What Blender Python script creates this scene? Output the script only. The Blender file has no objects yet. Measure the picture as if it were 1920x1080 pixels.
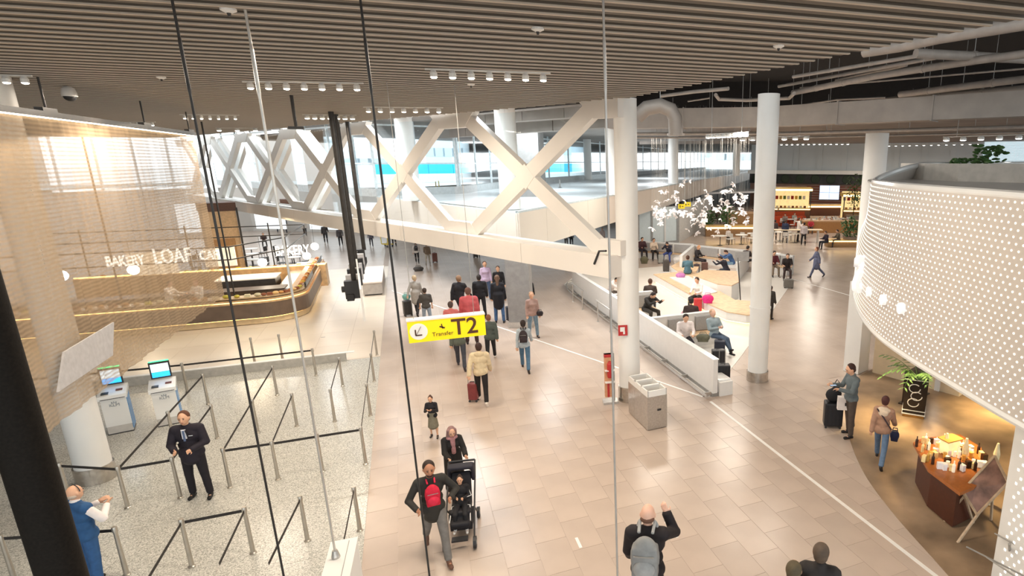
import bpy, math, random
from math import sin, cos, pi, radians, degrees, atan2, sqrt, hypot
from mathutils import Vector, Matrix
random.seed(7)
S = bpy.context.scene
COL = S.collection

# ------------------------------------------------------------------ camera
EYE = Vector((0.0, 0.0, 6.3)); FPX = 1105.0; PITCH = 14.77; YAW = -23.8; CX, CY = 1250.0, 593.0
cd = bpy.data.cameras.new('camera'); cam = bpy.data.objects.new('camera', cd); COL.objects.link(cam)
cam.location = EYE; cam.rotation_euler = (radians(90 - PITCH), 0, radians(YAW))
cd.sensor_width = 36.0; cd.lens = FPX * 36.0 / 1920.0
cd.shift_x = (960 - CX) / 1920.0; cd.shift_y = (CY - 540) / 1920.0
cd.clip_start = 0.05; cd.clip_end = 900
S.camera = cam

# ------------------------------------------------------------------ world, exposure
W = bpy.data.worlds.new('overcast_sky'); S.world = W; W.use_nodes = True
wn = W.node_tree; wn.nodes.clear()
wo = wn.nodes.new('ShaderNodeOutputWorld'); wb = wn.nodes.new('ShaderNodeBackground')
wb.inputs['Color'].default_value = (0.90, 0.97, 1.0, 1); wb.inputs['Strength'].default_value = 1.5
wn.links.new(wb.outputs[0], wo.inputs[0])
S.view_settings.view_transform = 'Standard'; S.view_settings.look = 'None'
S.view_settings.gamma = 1.0; S.view_settings.use_curve_mapping = False
S.view_settings.exposure = 0.66

# hall area lights standing in for the spotlight tracks, warm white
def area(name, loc, size, power, color=(1, .86, .70), rot=(0, 0, 0), sy=None, spread=180):
    l = bpy.data.lights.new(name, 'AREA'); l.energy = power; l.color = color; l.shape = 'RECTANGLE'
    l.size = size; l.size_y = sy or size; l.spread = radians(spread)
    o = bpy.data.objects.new(name, l); o.location = loc; o.rotation_euler = rot; COL.objects.link(o); return o
for k, (lx, ly) in enumerate(((0.9, 8.2), (-3.5, 11.0), (1.5, 11.2), (-4.5, 16.0), (0.5, 17.0), (-5.5, 23.0), (-2.5, 24.0), (4.0, 7.0))):
    area('hall_ceiling_lamp', (lx, ly, 7.55), 1.8, 120, sy=.25, rot=(0, 0, radians(-5.3)))
for lx, ly in ((10.5, 16), (13, 22), (9.5, 23), (17, 30), (11, 29), (24, 40), (34, 44), (29, 37), (42, 62), (46, 58), (52, 57), (57, 50)):  # the farthest ones are unseen lamps added to brighten the back wall
    area('lounge_lamp_and_fill', (lx, ly, 7.2), 1.6, 190, color=(1, .90, .78))
for lx, ly, p in ((11.0, 9.6, 16), (9.5, 7.2, 14), (13.4, 9.3, 34), (11.8, 6.8, 14), (10.4, 10.4, 14)):
    area('shop_downlight', (lx, ly, 2.80), .25, p, color=(1, .74, .36), spread=64)
for lx, ly, p in ((-7, 30.5, 90), (-10.5, 30.5, 90), (-6.2, 34, 70)):
    area('bakery_lamp', (lx, ly, 3.6), 1.2, p, color=(1, .76, .46))

for lx, ly in ((1.5, 26.5), (-2.2, 33), (-6, 41), (6.5, 33), (9, 42), (18, 50), (28, 66), (-9, 50), (2.0, 21.0)):
    area('deck_fill_light', (lx, ly, 8.4), 2.0, 330, color=(.93, .97, 1.0))  # unseen lamps added to brighten truss and deck, in place of daylight
# ------------------------------------------------------------------ pixel helpers (ground truth positions in the hall)
_R = Matrix.Rotation(radians(YAW), 3, 'Z')
CF = _R @ Vector((0, cos(radians(PITCH)), -sin(radians(PITCH))))
CR = _R @ Vector((1, 0, 0)); CU = _R @ Vector((0, sin(radians(PITCH)), cos(radians(PITCH))))
def ray(x, y): return CF * FPX + CR * (x - CX) - CU * (y - CY)
def at(x, y, z=0.0):
    d = ray(x, y); t = (z - EYE.z) / d.z; return EYE + d * t
def far(x, y, dist):
    d = ray(x, y); d /= hypot(d.x, d.y); return EYE + d * dist
def row_of(p):
    v = Vector(p) - EYE; return CY - FPX * v.dot(CU) / v.dot(CF)
def z_at(p, row):
    lo, hi = -2.0, 20.0
    for _ in range(40):
        m = (lo + hi) / 2
        if row_of((p[0], p[1], m)) > row: lo = m
        else: hi = m
    return lo
def to_cam(p): return atan2(EYE.y - p[1], EYE.x - p[0])

# ------------------------------------------------------------------ materials
MATS = {}
def mat(name, col, rough=.55, metal=0.0, noise=.10, scale=6.0, bump=0.0, emit=0.0, spec=.5, detail=3):
    if name in MATS: return MATS[name]
    m = bpy.data.materials.new(name); m.use_nodes = True; MATS[name] = m
    nt = m.node_tree; b = nt.nodes['Principled BSDF']
    b.inputs['Roughness'].default_value = rough; b.inputs['Metallic'].default_value = metal
    b.inputs['Specular IOR Level'].default_value = spec
    tc = nt.nodes.new('ShaderNodeTexCoord'); nz = nt.nodes.new('ShaderNodeTexNoise')
    nz.inputs['Scale'].default_value = scale; nz.inputs['Detail'].default_value = detail
    nt.links.new(tc.outputs['Object'], nz.inputs['Vector'])
    rp = nt.nodes.new('ShaderNodeValToRGB')
    c = Vector(col[:3]); lo = c * (1 - noise); hi = c * (1 + noise)
    rp.color_ramp.elements[0].position = .3; rp.color_ramp.elements[1].position = .7
    rp.color_ramp.elements[0].color = (*lo, 1); rp.color_ramp.elements[1].color = (min(hi[0], 1), min(hi[1], 1), min(hi[2], 1), 1)
    nt.links.new(nz.outputs['Fac'], rp.inputs['Fac']); nt.links.new(rp.outputs['Color'], b.inputs['Base Color'])
    if bump:
        bp = nt.nodes.new('ShaderNodeBump'); bp.inputs['Strength'].default_value = bump; bp.inputs['Distance'].default_value = .02
        nt.links.new(nz.outputs['Fac'], bp.inputs['Height']); nt.links.new(bp.outputs[0], b.inputs['Normal'])
    if emit:
        b.inputs['Emission Color'].default_value = (*col[:3], 1); b.inputs['Emission Strength'].default_value = emit
    return m
def hexc(h):
    v = [int(h[i:i + 2], 16) / 255 for i in (0, 2, 4)]
    return tuple((x / 12.92 if x <= .04045 else ((x + .055) / 1.055) ** 2.4) for x in v)
def cm(h, rough=.75, **k):
    return mat('tint_' + h + ('' if rough == .75 else '_r%d' % int(rough * 100)) + ('_e' if k.get('emit') else ''), hexc(h), rough, noise=k.pop('noise', .12), scale=k.pop('scale', 14), **k)
def glass_mat(name, tint=(.9, .97, 1), refl=.08, opac=0.0):
    m = bpy.data.materials.new(name); m.use_nodes = True; nt = m.node_tree; nt.nodes.clear()
    o = nt.nodes.new('ShaderNodeOutputMaterial'); t = nt.nodes.new('ShaderNodeBsdfTransparent'); g = nt.nodes.new('ShaderNodeBsdfGlossy')
    t.inputs[0].default_value = (*tint, 1); g.inputs['Roughness'].default_value = .03; g.inputs['Color'].default_value = (1, 1, 1, 1)
    mx = nt.nodes.new('ShaderNodeMixShader'); fr = nt.nodes.new('ShaderNodeLayerWeight'); fr.inputs['Blend'].default_value = refl
    nt.links.new(fr.outputs['Fresnel'], mx.inputs[0]); nt.links.new(t.outputs[0], mx.inputs[1]); nt.links.new(g.outputs[0], mx.inputs[2])
    nt.links.new(mx.outputs[0], o.inputs[0]); MATS[name] = m; return m
def speckle(name, a, b, c, scale, rough):
    m = bpy.data.materials.new(name); m.use_nodes = True; MATS[name] = m; nt = m.node_tree; bs = nt.nodes['Principled BSDF']
    tc = nt.nodes.new('ShaderNodeTexCoord'); v = nt.nodes.new('ShaderNodeTexVoronoi'); v.inputs['Scale'].default_value = scale
    n = nt.nodes.new('ShaderNodeTexNoise'); n.inputs['Scale'].default_value = scale * .45; n.inputs['Detail'].default_value = 5
    g = nt.nodes.new('ShaderNodeNewGeometry')
    nt.links.new(g.outputs['Position'], v.inputs['Vector']); nt.links.new(g.outputs['Position'], n.inputs['Vector'])
    r = nt.nodes.new('ShaderNodeValToRGB'); e = r.color_ramp.elements
    e[0].position = .25; e[0].color = (*a, 1); e[1].position = .75; e[1].color = (*b, 1); k = e.new(.5); k.color = (*c, 1)
    mx = nt.nodes.new('ShaderNodeMix'); mx.data_type = 'FLOAT'; mx.inputs[0].default_value = .55
    sp = nt.nodes.new('ShaderNodeSeparateColor'); nt.links.new(v.outputs['Color'], sp.inputs[0])
    nt.links.new(sp.outputs[0], mx.inputs[2]); nt.links.new(n.outputs['Fac'], mx.inputs[3])
    nt.links.new(mx.outputs[0], r.inputs['Fac']); nt.links.new(r.outputs[0], bs.inputs['Base Color']); bs.inputs['Roughness'].default_value = rough
    return m

# ------------------------------------------------------------------ mesh builder
class MB:
    def __init__(s): s.v = []; s.f = []; s.m = []; s.cur = 0
    def face(s, idx): s.f.append(idx); s.m.append(s.cur)
    def box(s, c, d, rz=0.0, taper=1.0):
        n = len(s.v); ca, sa = cos(rz), sin(rz)
        for k in range(8):
            x = (k & 1) - .5; y = ((k >> 1) & 1) - .5; z = (k >> 2) - .5
            t = taper if z > 0 else 1.0
            lx, ly = x * d[0] * t, y * d[1] * t
            s.v.append((c[0] + lx * ca - ly * sa, c[1] + lx * sa + ly * ca, c[2] + z * d[2]))
        for q in ((0, 2, 3, 1), (4, 5, 7, 6), (0, 1, 5, 4), (2, 6, 7, 3), (0, 4, 6, 2), (1, 3, 7, 5)): s.face([n + i for i in q])
        return s
    def beam(s, p0, p1, w, h, up=(0, 0, 1)):
        p0, p1 = Vector(p0), Vector(p1); d = (p1 - p0).normalized(); r = d.cross(Vector(up))
        if r.length < 1e-5: r = Vector((1, 0, 0))
        r.normalize(); u = r.cross(d).normalized(); n = len(s.v)
        for p in (p0, p1):
            for a, b in ((-1, -1), (1, -1), (1, 1), (-1, 1)): s.v.append(tuple(p + r * (a * w / 2) + u * (b * h / 2)))
        for i in range(4): s.face([n + i, n + (i + 1) % 4, n + 4 + (i + 1) % 4, n + 4 + i])
        s.face([n + 3, n + 2, n + 1, n]); s.face([n + 4, n + 5, n + 6, n + 7]); return s
    def tube(s, pts, rad, seg=10, cap=True):
        pts = [Vector(p) for p in pts]; n0 = len(s.v); prev = None
        if not hasattr(rad, '__len__'): rad = [rad] * len(pts)
        for i, p in enumerate(pts):
            d = (pts[min(i + 1, len(pts) - 1)] - pts[max(i - 1, 0)])
            d = d.normalized() if d.length > 1e-9 else Vector((0, 0, 1))
            if prev is None:
                a = Vector((0, 0, 1)) if abs(d.z) < .9 else Vector((1, 0, 0)); r = d.cross(a).normalized()
            else: r = (prev - d * prev.dot(d)).normalized()
            prev = r; u = d.cross(r)
            for k in range(seg):
                an = 2 * pi * k / seg; s.v.append(tuple(p + (r * cos(an) + u * sin(an)) * rad[i]))
        for i in range(len(pts) - 1):
            for k in range(seg):
                a = n0 + i * seg + k; b = n0 + i * seg + (k + 1) % seg; s.face([a, b, b + seg, a + seg])
        if cap:
            s.face([n0 + k for k in range(seg)][::-1]); m = n0 + (len(pts) - 1) * seg; s.face([m + k for k in range(seg)])
        return s
    def cap(s, p0, p1, r0, r1, seg=10):
        p0, p1 = Vector(p0), Vector(p1); d = p1 - p0
        d = d.normalized() if d.length > 1e-6 else Vector((0, 0, 1))
        P, Rr = [], []
        for a in (80, 50, 20): P.append(p0 - d * r0 * sin(radians(a))); Rr.append(r0 * cos(radians(a)))
        for a in (20, 50, 80): P.append(p1 + d * r1 * sin(radians(a))); Rr.append(r1 * cos(radians(a)))
        return s.tube(P, Rr, seg)
    def ell(s, c, r, seg=12, rings=8, M=None):
        n = len(s.v); c = Vector(c)
        for i in range(1, rings):
            t = pi * i / rings
            for k in range(seg):
                a = 2 * pi * k / seg; p = Vector((r[0] * sin(t) * cos(a), r[1] * sin(t) * sin(a), r[2] * cos(t)))
                if M is not None: p = M @ p
                s.v.append(tuple(c + p))
        top = Vector((0, 0, r[2])); 
        if M is not None: top = M @ top
        s.v.append(tuple(c + top)); s.v.append(tuple(c - top)); T, B = len(s.v) - 2, len(s.v) - 1
        for i in range(rings - 2):
            for k in range(seg):
                a = n + i * seg + k; b = n + i * seg + (k + 1) % seg; s.face([a, a + seg, b + seg, b])
        for k in range(seg):
            s.face([T, n + k, n + (k + 1) % seg]); m = n + (rings - 2) * seg; s.face([B, m + (k + 1) % seg, m + k])
        return s
    def lathe(s, c, prof, seg=24, a0=0, a1=2 * pi):
        n = len(s.v); full = abs(a1 - a0 - 2 * pi) < 1e-6; ns = seg if full else seg + 1
        for r, z in prof:
            for k in range(ns):
                a = a0 + (a1 - a0) * k / seg; s.v.append((c[0] + r * cos(a), c[1] + r * sin(a), c[2] + z))
        for i in range(len(prof) - 1):
            for k in range(seg):
                a = n + i * ns + k; b = n + i * ns + (k + 1) % ns; s.face([a, b, b + ns, a + ns])
        if full:
            s.face([n + k for k in range(ns)][::-1]); m = n + (len(prof) - 1) * ns; s.face([m + k for k in range(ns)])
        return s
    def prism(s, poly, z0, z1):
        n = len(s.v); k = len(poly)
        ar = sum(poly[i][0] * poly[(i + 1) % k][1] - poly[(i + 1) % k][0] * poly[i][1] for i in range(k))
        if ar < 0: poly = poly[::-1]
        for p in poly: s.v.append((p[0], p[1], z0))
        for p in poly: s.v.append((p[0], p[1], z1))
        s.face([n + i for i in range(k)][::-1]); s.face([n + k + i for i in range(k)])
        for i in range(k): s.face([n + i, n + (i + 1) % k, n + k + (i + 1) % k, n + k + i])
        return s
    def wall(s, path, z0, z1, th, side=1):
        """vertical wall of thickness th along a 2D path, offset to the left (side=1) or right"""
        n = len(s.v); L = len(path); off = []
        for i in range(L):
            a = Vector(path[max(i - 1, 0)][:2]); b = Vector(path[min(i + 1, L - 1)][:2]); d = (b - a).normalized()
            off.append((path[i][0] - d.y * th * side, path[i][1] + d.x * th * side))
        for i in range(L):
            for p, z in ((path[i], z0), (path[i], z1), (off[i], z1), (off[i], z0)): s.v.append((p[0], p[1], z))
        for i in range(L - 1):
            for k in range(4):
                a = n + i * 4 + k; b = n + i * 4 + (k + 1) % 4; q = [a, b, b + 4, a + 4]; s.face(q if side < 0 else q[::-1])
        s.face([n, n + 1, n + 2, n + 3]); m = n + (L - 1) * 4; s.face([m + 3, m + 2, m + 1, m]); return s
    def quad(s, a, b, c, d):
        n = len(s.v); s.v += [tuple(a), tuple(b), tuple(c), tuple(d)]; s.face([n, n + 1, n + 2, n + 3]); return s
    def mesh(s, name, mats, smooth=False):
        me = bpy.data.meshes.new(name); me.from_pydata(s.v, [], s.f)
        for m in (mats if isinstance(mats, (list, tuple)) else [mats]): me.materials.append(m)
        if any(s.m): me.polygons.foreach_set('material_index', s.m)
        if smooth:
            me.polygons.foreach_set('use_smooth', [True] * len(s.f))
            me.set_sharp_from_angle(angle=radians(40))
        me.update(); return me

def link(name, data, parent=None, loc=None, rz=None):
    o = bpy.data.objects.new(name, data); COL.objects.link(o)
    if parent is not None: o.parent = parent
    if loc is not None: o.location = loc
    if rz is not None: o.rotation_euler = (0, 0, rz)
    return o
def obj(name, mb, m, parent=None, loc=None, rz=None, smooth=False, label=None):
    o = link(name, mb.mesh(name, m, smooth), parent, loc, rz)
    if label: o['label'] = label
    return o
def tag(o, label, cat, group=None):
    o['label'] = label; o['category'] = cat
    if group: o['group'] = group
    return o
def struct(name, mb, m, parent=None, smooth=False, label=None):
    o = obj(name, mb, m, parent, smooth=smooth)
    if parent is None: o['kind'] = 'structure'
    if label: o['label'] = label
    return o
def thing(name, label, cat, loc=(0, 0, 0), rz=0, group=None):
    o = link(name, None, None, loc, rz); o.empty_display_size = .2; return tag(o, label, cat, group)
def dup(root, loc, rz, label=None, group=None):
    r = root.copy(); COL.objects.link(r); r.location = loc; r.rotation_euler = (0, 0, rz)
    if label: r['label'] = label
    if group: r['group'] = group
    for ch in list(root.children):
        c = ch.copy(); COL.objects.link(c); c.parent = r
        for g in list(ch.children):
            d = g.copy(); COL.objects.link(d); d.parent = c
    return r
FONT = None
def text_mesh(name, s, size, m, extrude=.01, sx=1.0, bold=0.0):
    cu = bpy.data.curves.new(name, 'FONT'); cu.body = s; cu.size = size; cu.extrude = extrude; cu.offset = bold
    cu.align_x = 'CENTER'; cu.align_y = 'CENTER'; cu.resolution_u = 3
    o = bpy.data.objects.new(name, cu); COL.objects.link(o)
    dg = bpy.context.evaluated_depsgraph_get(); me = bpy.data.meshes.new_from_object(o.evaluated_get(dg))
    bpy.data.objects.remove(o); bpy.data.curves.remove(cu); me.materials.clear(); me.materials.append(m); me.name = name
    if sx != 1: me.transform(Matrix.Diagonal((sx, 1, 1, 1)))
    return me
def text(name, s, size, m, parent, loc, rx=90, rz=0, **k):
    o = link(name, text_mesh(name, s, size, m, **k), parent, loc); o.rotation_euler = (radians(rx), 0, rz); return o
# ------------------------------------------------------------------ shared materials
WHITE = mat('white_paint', (.80, .79, .76), .45, noise=.03, scale=1.5)
WHITEG = mat('white_gloss', (.82, .82, .80), .18, noise=.03, scale=2)
CREAM = mat('cream_panel', (.78, .70, .62), .5, noise=.04, scale=.8)
STEEL = mat('brushed_steel', (.55, .53, .50), .28, .9, noise=.12, scale=25)
DARKM = mat('dark_metal', (.035, .032, .03), .4, .3, noise=.2)
BLACK = mat('black_plastic', (.02, .02, .022), .45)
GREYM = mat('grey_metal', (.34, .33, .31), .45, .5)
BEIGE = mat('beige_floor_tile', (.50, .405, .337), .26, noise=.07, scale=.9, spec=.45, detail=6)
BEIGE2 = mat('beige_floor_tile_pale', (.506, .411, .343), .26, noise=.07, scale=.9, spec=.45, detail=6)
BEIGE3 = mat('beige_floor_tile_dark', (.48, .388, .323), .26, noise=.07, scale=.9, spec=.45, detail=6)
GROUT = mat('floor_joint', (.455, .37, .31), .6, noise=.1)
GRAN = speckle('granite_speckle', (.25, .25, .225), (.72, .70, .64), (.50, .49, .44), 75, .22)
CREAMT = mat('cream_floor_tile', (.68, .59, .48), .3, noise=.04, scale=.7)
DUCT = mat('duct_sheet', (.36, .31, .27), .5, .2, noise=.1, scale=2)
SOFFIT = mat('painted_soffit', (.30, .26, .23), .7, noise=.12, scale=.6)
VOID = mat('black_ceiling_void', (.012, .010, .010), .9)
EMW = mat('lamp_glow', (1, .90, .75), .4, emit=9)
EMC = mat('lamp_glow_cool', (1, .96, .9), .4, emit=7)
EMY = mat('warm_led_glow', (1, .66, .22), .4, emit=3.0)
WOOD = mat('light_oak', (.66, .46, .28), .45, noise=.15, scale=5)
GLASS = glass_mat('clear_glass', (.95, .985, 1), .06)

# ------------------------------------------------------------------ floor
fl = struct('floor', MB().box((20, 60, -.034), (200, 200, .06)), GROUT)
tm = {}
def tile_obj(name, x0, x1, y0, y1, m, parent, z=0.0, g=.003):
    key = (round(x1 - x0, 3), round(y1 - y0, 3), m.name)
    if key not in tm:
        a, b = (x1 - x0) / 2 - g, (y1 - y0) / 2 - g
        q = MB(); q.box((0, 0, -.012), (2 * a, 2 * b, .024)); tm[key] = q.mesh(name, m)
    return link(name, tm[key], parent, ((x0 + x1) / 2, (y0 + y1) / 2, z))
TX, TY = .533, .87
def shade(i, j):
    r = random.Random(i * 131 + j * 17).random(); return BEIGE3 if r < .05 else (BEIGE2 if r > .72 else BEIGE)
X0 = -1.2; cnt = 0; rest = [MB(), MB(), MB()]
for j in range(0, 62):
    for i in range(0, 130):
        x0 = X0 + i * TX; y0 = 3.2 + j * TY - (.435 if i % 2 else 0)
        if x0 > 60 or (y0 < 12.5 and x0 > 10.2) or (x0 > 9 + (y0 - 5) * 1.55): continue
        if y0 > 44 and x0 > 40: continue
        if y0 < 16.8 and cnt < 300 and x0 < 9.6:
            tile_obj('tile', x0, x0 + TX, y0, y0 + TY, shade(i, j), fl); cnt += 1
        else:
            q = rest[(BEIGE, BEIGE2, BEIGE3).index(shade(i, j))]; n = len(q.v); g = .003
            q.v += [(x0 + g, y0 + g, 0), (x0 + TX - g, y0 + g, 0), (x0 + TX - g, y0 + TY - g, 0), (x0 + g, y0 + TY - g, 0)]; q.face([n, n + 1, n + 2, n + 3])
for q, m in zip(rest, (BEIGE, BEIGE2, BEIGE3)):
    o = obj('tile_field', q, m, fl); o['kind'] = 'stuff'
# far floor beyond the tile grid
obj('far_paving', MB().box((60, 75, -.012), (110, 62, .02)).box((-40, 75, -.012), (77, 110, .02)), BEIGE, fl)
# granite check-in area
for j in range(8):
    for i in range(7):
        x1 = -1.2 - i * 2.1; y0 = 3.4 + j * 2.19
        tile_obj('granite_slab', x1 - 2.1, x1, y0, min(y0 + 2.19, 20.92), GRAN, fl, z=.001, g=.003)
# cream paving in front of the bakery
for j in range(10):
    for i in range(14):
        x1 = -1.2 - i * 1.05; y0 = 20.95 + j * 1.9
        tile_obj('cream_tile', x1 - 1.05, x1, y0, y0 + 1.9, CREAMT, fl, z=.002, g=.004)
obj('floor_drain', MB().box((-3.2, 24.2, .004), (.14, .05, .004)), GREYM, fl)
# white painted guide line
lines = MB()
LINE = mat('white_floor_line', (.80, .78, .74), .4, noise=.03)
def strip(path, w, z, mb):
    for a, b in zip(path[:-1], path[1:]):
        mb.beam((a[0], a[1], z), (b[0], b[1], z), w, .006)
strip([(7.07, 13.1), (7.05, 3.2)], .075, .003, lines)
p0, p1 = at(735, 545), at(1318, 744); strip([p0.xy, p1.xy], .07, .003, lines)
p0, p1 = at(1475, 520), at(1600, 556); strip([p0.xy, p1.xy], .07, .003, lines)
obj('guide_line', lines, LINE, fl)
obj('floor_inlay', MB().box((2.15, 8.6, .002), (.05, .3, .006)).box((3.75, 8.3, .002), (.05, .5, .006)), LINE, fl)
kerb = struct('trim_1', MB().box((-8.2, 20.93, .13), (12.0, .12, .26)), mat('grey_kerb_stone', (.45, .43, .39), .5, noise=.12, scale=8))
obj('cap_rail', MB().box((-8.0, 20.93, .27), (12.1, .13, .02)), WHITE, kerb)

# ------------------------------------------------------------------ slatted ceiling
SL1 = mat('ceiling_slat', (.112, .094, .074), .6, noise=.08, scale=.5)
SL2 = mat('ceiling_slat_lip', (.50, .43, .35), .5, noise=.05, scale=.5)
ce = struct('ceiling', MB().prism([(-30, -3), (6.7, -3), (5.97, 5.5), (5.10, 13.95), (-9.3, 41.3), (-12, 46), (-30, 46)], 7.86, 7.96), mat('ceiling_backing', (.05, .045, .04), .9))
dirx, diry = cos(radians(-5.3)), sin(radians(-5.3))
def edge_x(y):
    if y < 13.95: return 5.92 + (5.88 - y) * .108
    return 5.05 - .5295 * (y - 13.95)
for k in range(150):
    yc = -2.0 + k * .33
    xe = 5.0
    for _ in range(6): xe = edge_x(yc + xe * diry / dirx)
    xs = -24.0
    if xe < xs + 1: continue
    L = (xe - xs) / dirx; mid = (xs + xe) / 2
    q = MB(); q.box((0, 0, 7.775), (L, .22, .11)); q.cur = 1; q.box((0, -.085, 7.712), (L, .05, .016))
    obj('slat', q, [SL1, SL2], ce, loc=(mid, yc + mid * diry / dirx, 0), rz=radians(-5.3))

# ------------------------------------------------------------------ truss with crossing members
TR = mat('truss_white_paint', (.80, .76, .71), .45, noise=.03, scale=.7)
A = Vector((4.90, 13.95)); u2 = Vector((-.428, .904)).normalized(); n2 = Vector((u2.y, -u2.x))
NB, SP, ZB, ZT = 6, 7.35, 4.02, 7.72
def tp(s, z, off=0.0): return Vector((A.x + u2.x * s + n2.x * off, A.y + u2.y * s + n2.y * off, z))
truss = thing('lattice_truss', 'white steel truss of crossing diagonal members below the slatted ceiling', 'truss', tp(0, ZB))
def tpart(name, q, m=TR):
    o = obj(name, q, m, truss); o.location = -truss.location; return o
def plate(q, pts, th):
    n = len(q.v); k = len(pts)
    for off in (-th / 2, th / 2):
        for s_, z_ in pts: q.v.append(tuple(tp(s_, z_, off)))
    q.face([n + i for i in range(k)]); q.face([n + k + i for i in range(k)][::-1])
    for i in range(k): q.face([n + i, n + k + i, n + k + (i + 1) % k, n + (i + 1) % k])
hw = .30
for b in range(NB):
    s0, s1 = b * SP, (b + 1) * SP; c = (s0 + s1) / 2; zc = (ZB + ZT) / 2; nd = .55
    for (sa, za, sb, zb_) in ((s0 + nd, ZB, c, zc), (c, zc, s1 - nd, ZT), (s1 - nd, ZB, c, zc), (c, zc, s0 + nd, ZT)):
        q = MB(); q.beam(tp(sa, za), tp(sb, zb_), .20, .44, up=tuple(Vector((u2.x, u2.y, 0)))); tpart('diagonal', q)
    q = MB(); plate(q, [(c - .42, zc), (c, zc - .36), (c + .42, zc), (c, zc + .36)], .22); tpart('node_plate', q)
for b in range(NB + 1):
    s0 = b * SP
    q = MB(); plate(q, [(s0 - 1.0, ZB - .02), (s0 + 1.0, ZB - .02), (s0 + .62, ZB + .36), (s0 - .62, ZB + .36)] if b else [(s0 - .1, ZB - .02), (s0 + 1.0, ZB - .02), (s0 + .62, ZB + .36), (s0 - .1, ZB + .36)], .23); tpart('gusset', q)
    q = MB(); plate(q, [(s0 - 1.3, ZT + .02), (s0 - .75, ZT - .42), (s0 + .75, ZT - .42), (s0 + 1.3, ZT + .02)] if b else [(s0 - .1, ZT + .02), (s0 - .1, ZT - .42), (s0 + .75, ZT - .42), (s0 + 1.3, ZT + .02)], .23); tpart('gusset', q)
for b in range(NB * 2):
    s0 = b * SP / 2; q = MB(); q.beam(tp(s0 + .01, ZB - .28), tp(s0 + SP / 2 - .01, ZB - .28), .8, .56); tpart('chord_panel', q)
for b in range(NB):
    q = MB(); a, c = tp(b * SP + .7, ZB + .02, .2), tp((b + 1) * SP - .7, ZB + .02, .2)
    q.beam((a.x, a.y, 5.85), (c.x, c.y, 5.85), .012, 3.6); tpart('glass_pane', q, GLASS)
tl = MB(); tl.tube([tp(.55, ZB - .25, -.42), tp(.35, ZB + .1, -.42), tp(.1, ZB + .13, -.42)], .03, 6); tpart('cable_conduit', tl, BLACK)

# ------------------------------------------------------------------ round columns
STB = mat('column_steel_base', (.50, .46, .41), .25, .85, noise=.15, scale=12)
def column(x, y, z0, z1, r, label, base=.45, collar=None):
    t = thing('round_column', label, 'column', (x, y, z0))
    obj('shaft', MB().lathe((0, 0, 0), [(r, base), (r, z1 - z0)], 28), WHITE, t, smooth=True)
    if base > .05: obj('base_sleeve', MB().lathe((0, 0, 0), [(r + .03, 0), (r + .03, base)], 28), STB, t, smooth=True)
    if collar: obj('collar', MB().lathe((0, 0, collar - z0), [(r, 0), (r + .02, 0), (r + .02, .05), (r, .05)], 28), WHITE, t, smooth=True)
    return t
c1 = column(5.14, 14.15, 0, 7.75, .285, 'white round column at the right end of the truss', .42)
c2 = column(9.12, 14.0, 0, 8.0, .29, 'white round column beside the lounge benches, nearest of the right columns', .30, collar=2.2)
c3 = column(-6.3, 14.6, 0, 7.75, .29, 'thick white round column behind the mesh curtain', .34)
pz = 4.3
mzc = [((958, 393), .42, 'white round column at the corner of the upper deck'), ((772, 377), .42, 'white round column on the upper deck behind the fourth cross'),
       ((1103, 337), .42, 'slim white column far back on the upper deck'), ((1150, 366), .42, 'white column on the upper deck edge left of the lounge'), ((1262, 345), .45, 'white column at the deck edge above the petal sculpture'),
       ((1380, 330), .5, 'white column far along the upper deck edge')]
for (px, py), r, lb in mzc:
    p = at(px, py, pz); column(p.x, p.y, pz, 8.6, r, lb, .03)
p = far(1641, 300, 24.5); column(p.x, p.y, 0, z_at(p, 250), .42, 'white column behind the dotted drum', .03)
p = at(1290, 440); p = far(1283, 300, 33); 
# ------------------------------------------------------------------ upper deck (mezzanine) and its glazed facade
K = Vector((4.18, 24.2)); e2 = Vector((.6, .8))
E1 = [K, Vector((-1.3, 38.6))]
F1, F2, F3, F4 = Vector((-1.4, 38.8)), Vector((3.4, 40.2)), Vector((10.2, 54.2)), Vector((72, 139))
KR = K + e2 * 125
DECK = mat('deck_paving', (.80, .84, .85), .25, noise=.05, scale=.5)
deck = struct('floor', MB().prism([K, KR, F4, F3, F2, F1], 4.20, 4.3), DECK)
# fascia panels
FASC = mat('fascia_panel', (.76, .66, .57), .45, noise=.03, scale=.5)
wl = struct('wall_deck', MB().wall([E1[1], K, KR], 2.72, 4.22, .12, side=1), FASC)
def fpanels(a, b, w, n):
    d = (b - a).normalized(); nn = Vector((d.y, -d.x))
    for i in range(n):
        q = MB(); s = a + d * (i * w + .01); e = a + d * ((i + 1) * w - .01)
        q.beam((*(s + nn * .02), 3.5), (*(e + nn * .02), 3.5), .04, 1.56); obj('panel', q, FASC, wl)
fpanels(E1[1], K, 15.4 / 9, 9); fpanels(K, KR, 2.6, 24)
tri = struct('trim_2', MB().wall([E1[1], K, KR], 4.28, 4.36, .1, side=1), mat('deck_edge_trim', (.62, .68, .70), .3))
# deck soffit / hall ceiling behind the truss
VB = [far(1168, 300, 30).xy, far(1500, 300, 30).xy, far(2150, 300, 27).xy]
struct('ceiling', MB().prism([(4.9, 14.2), (-9.3, 41.3), (-14, 64), (0, 70), (84, 160), (95, 140), (40, 60), tuple(VB[1]), tuple(VB[0])], 8.55, 8.75), SOFFIT)
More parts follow.
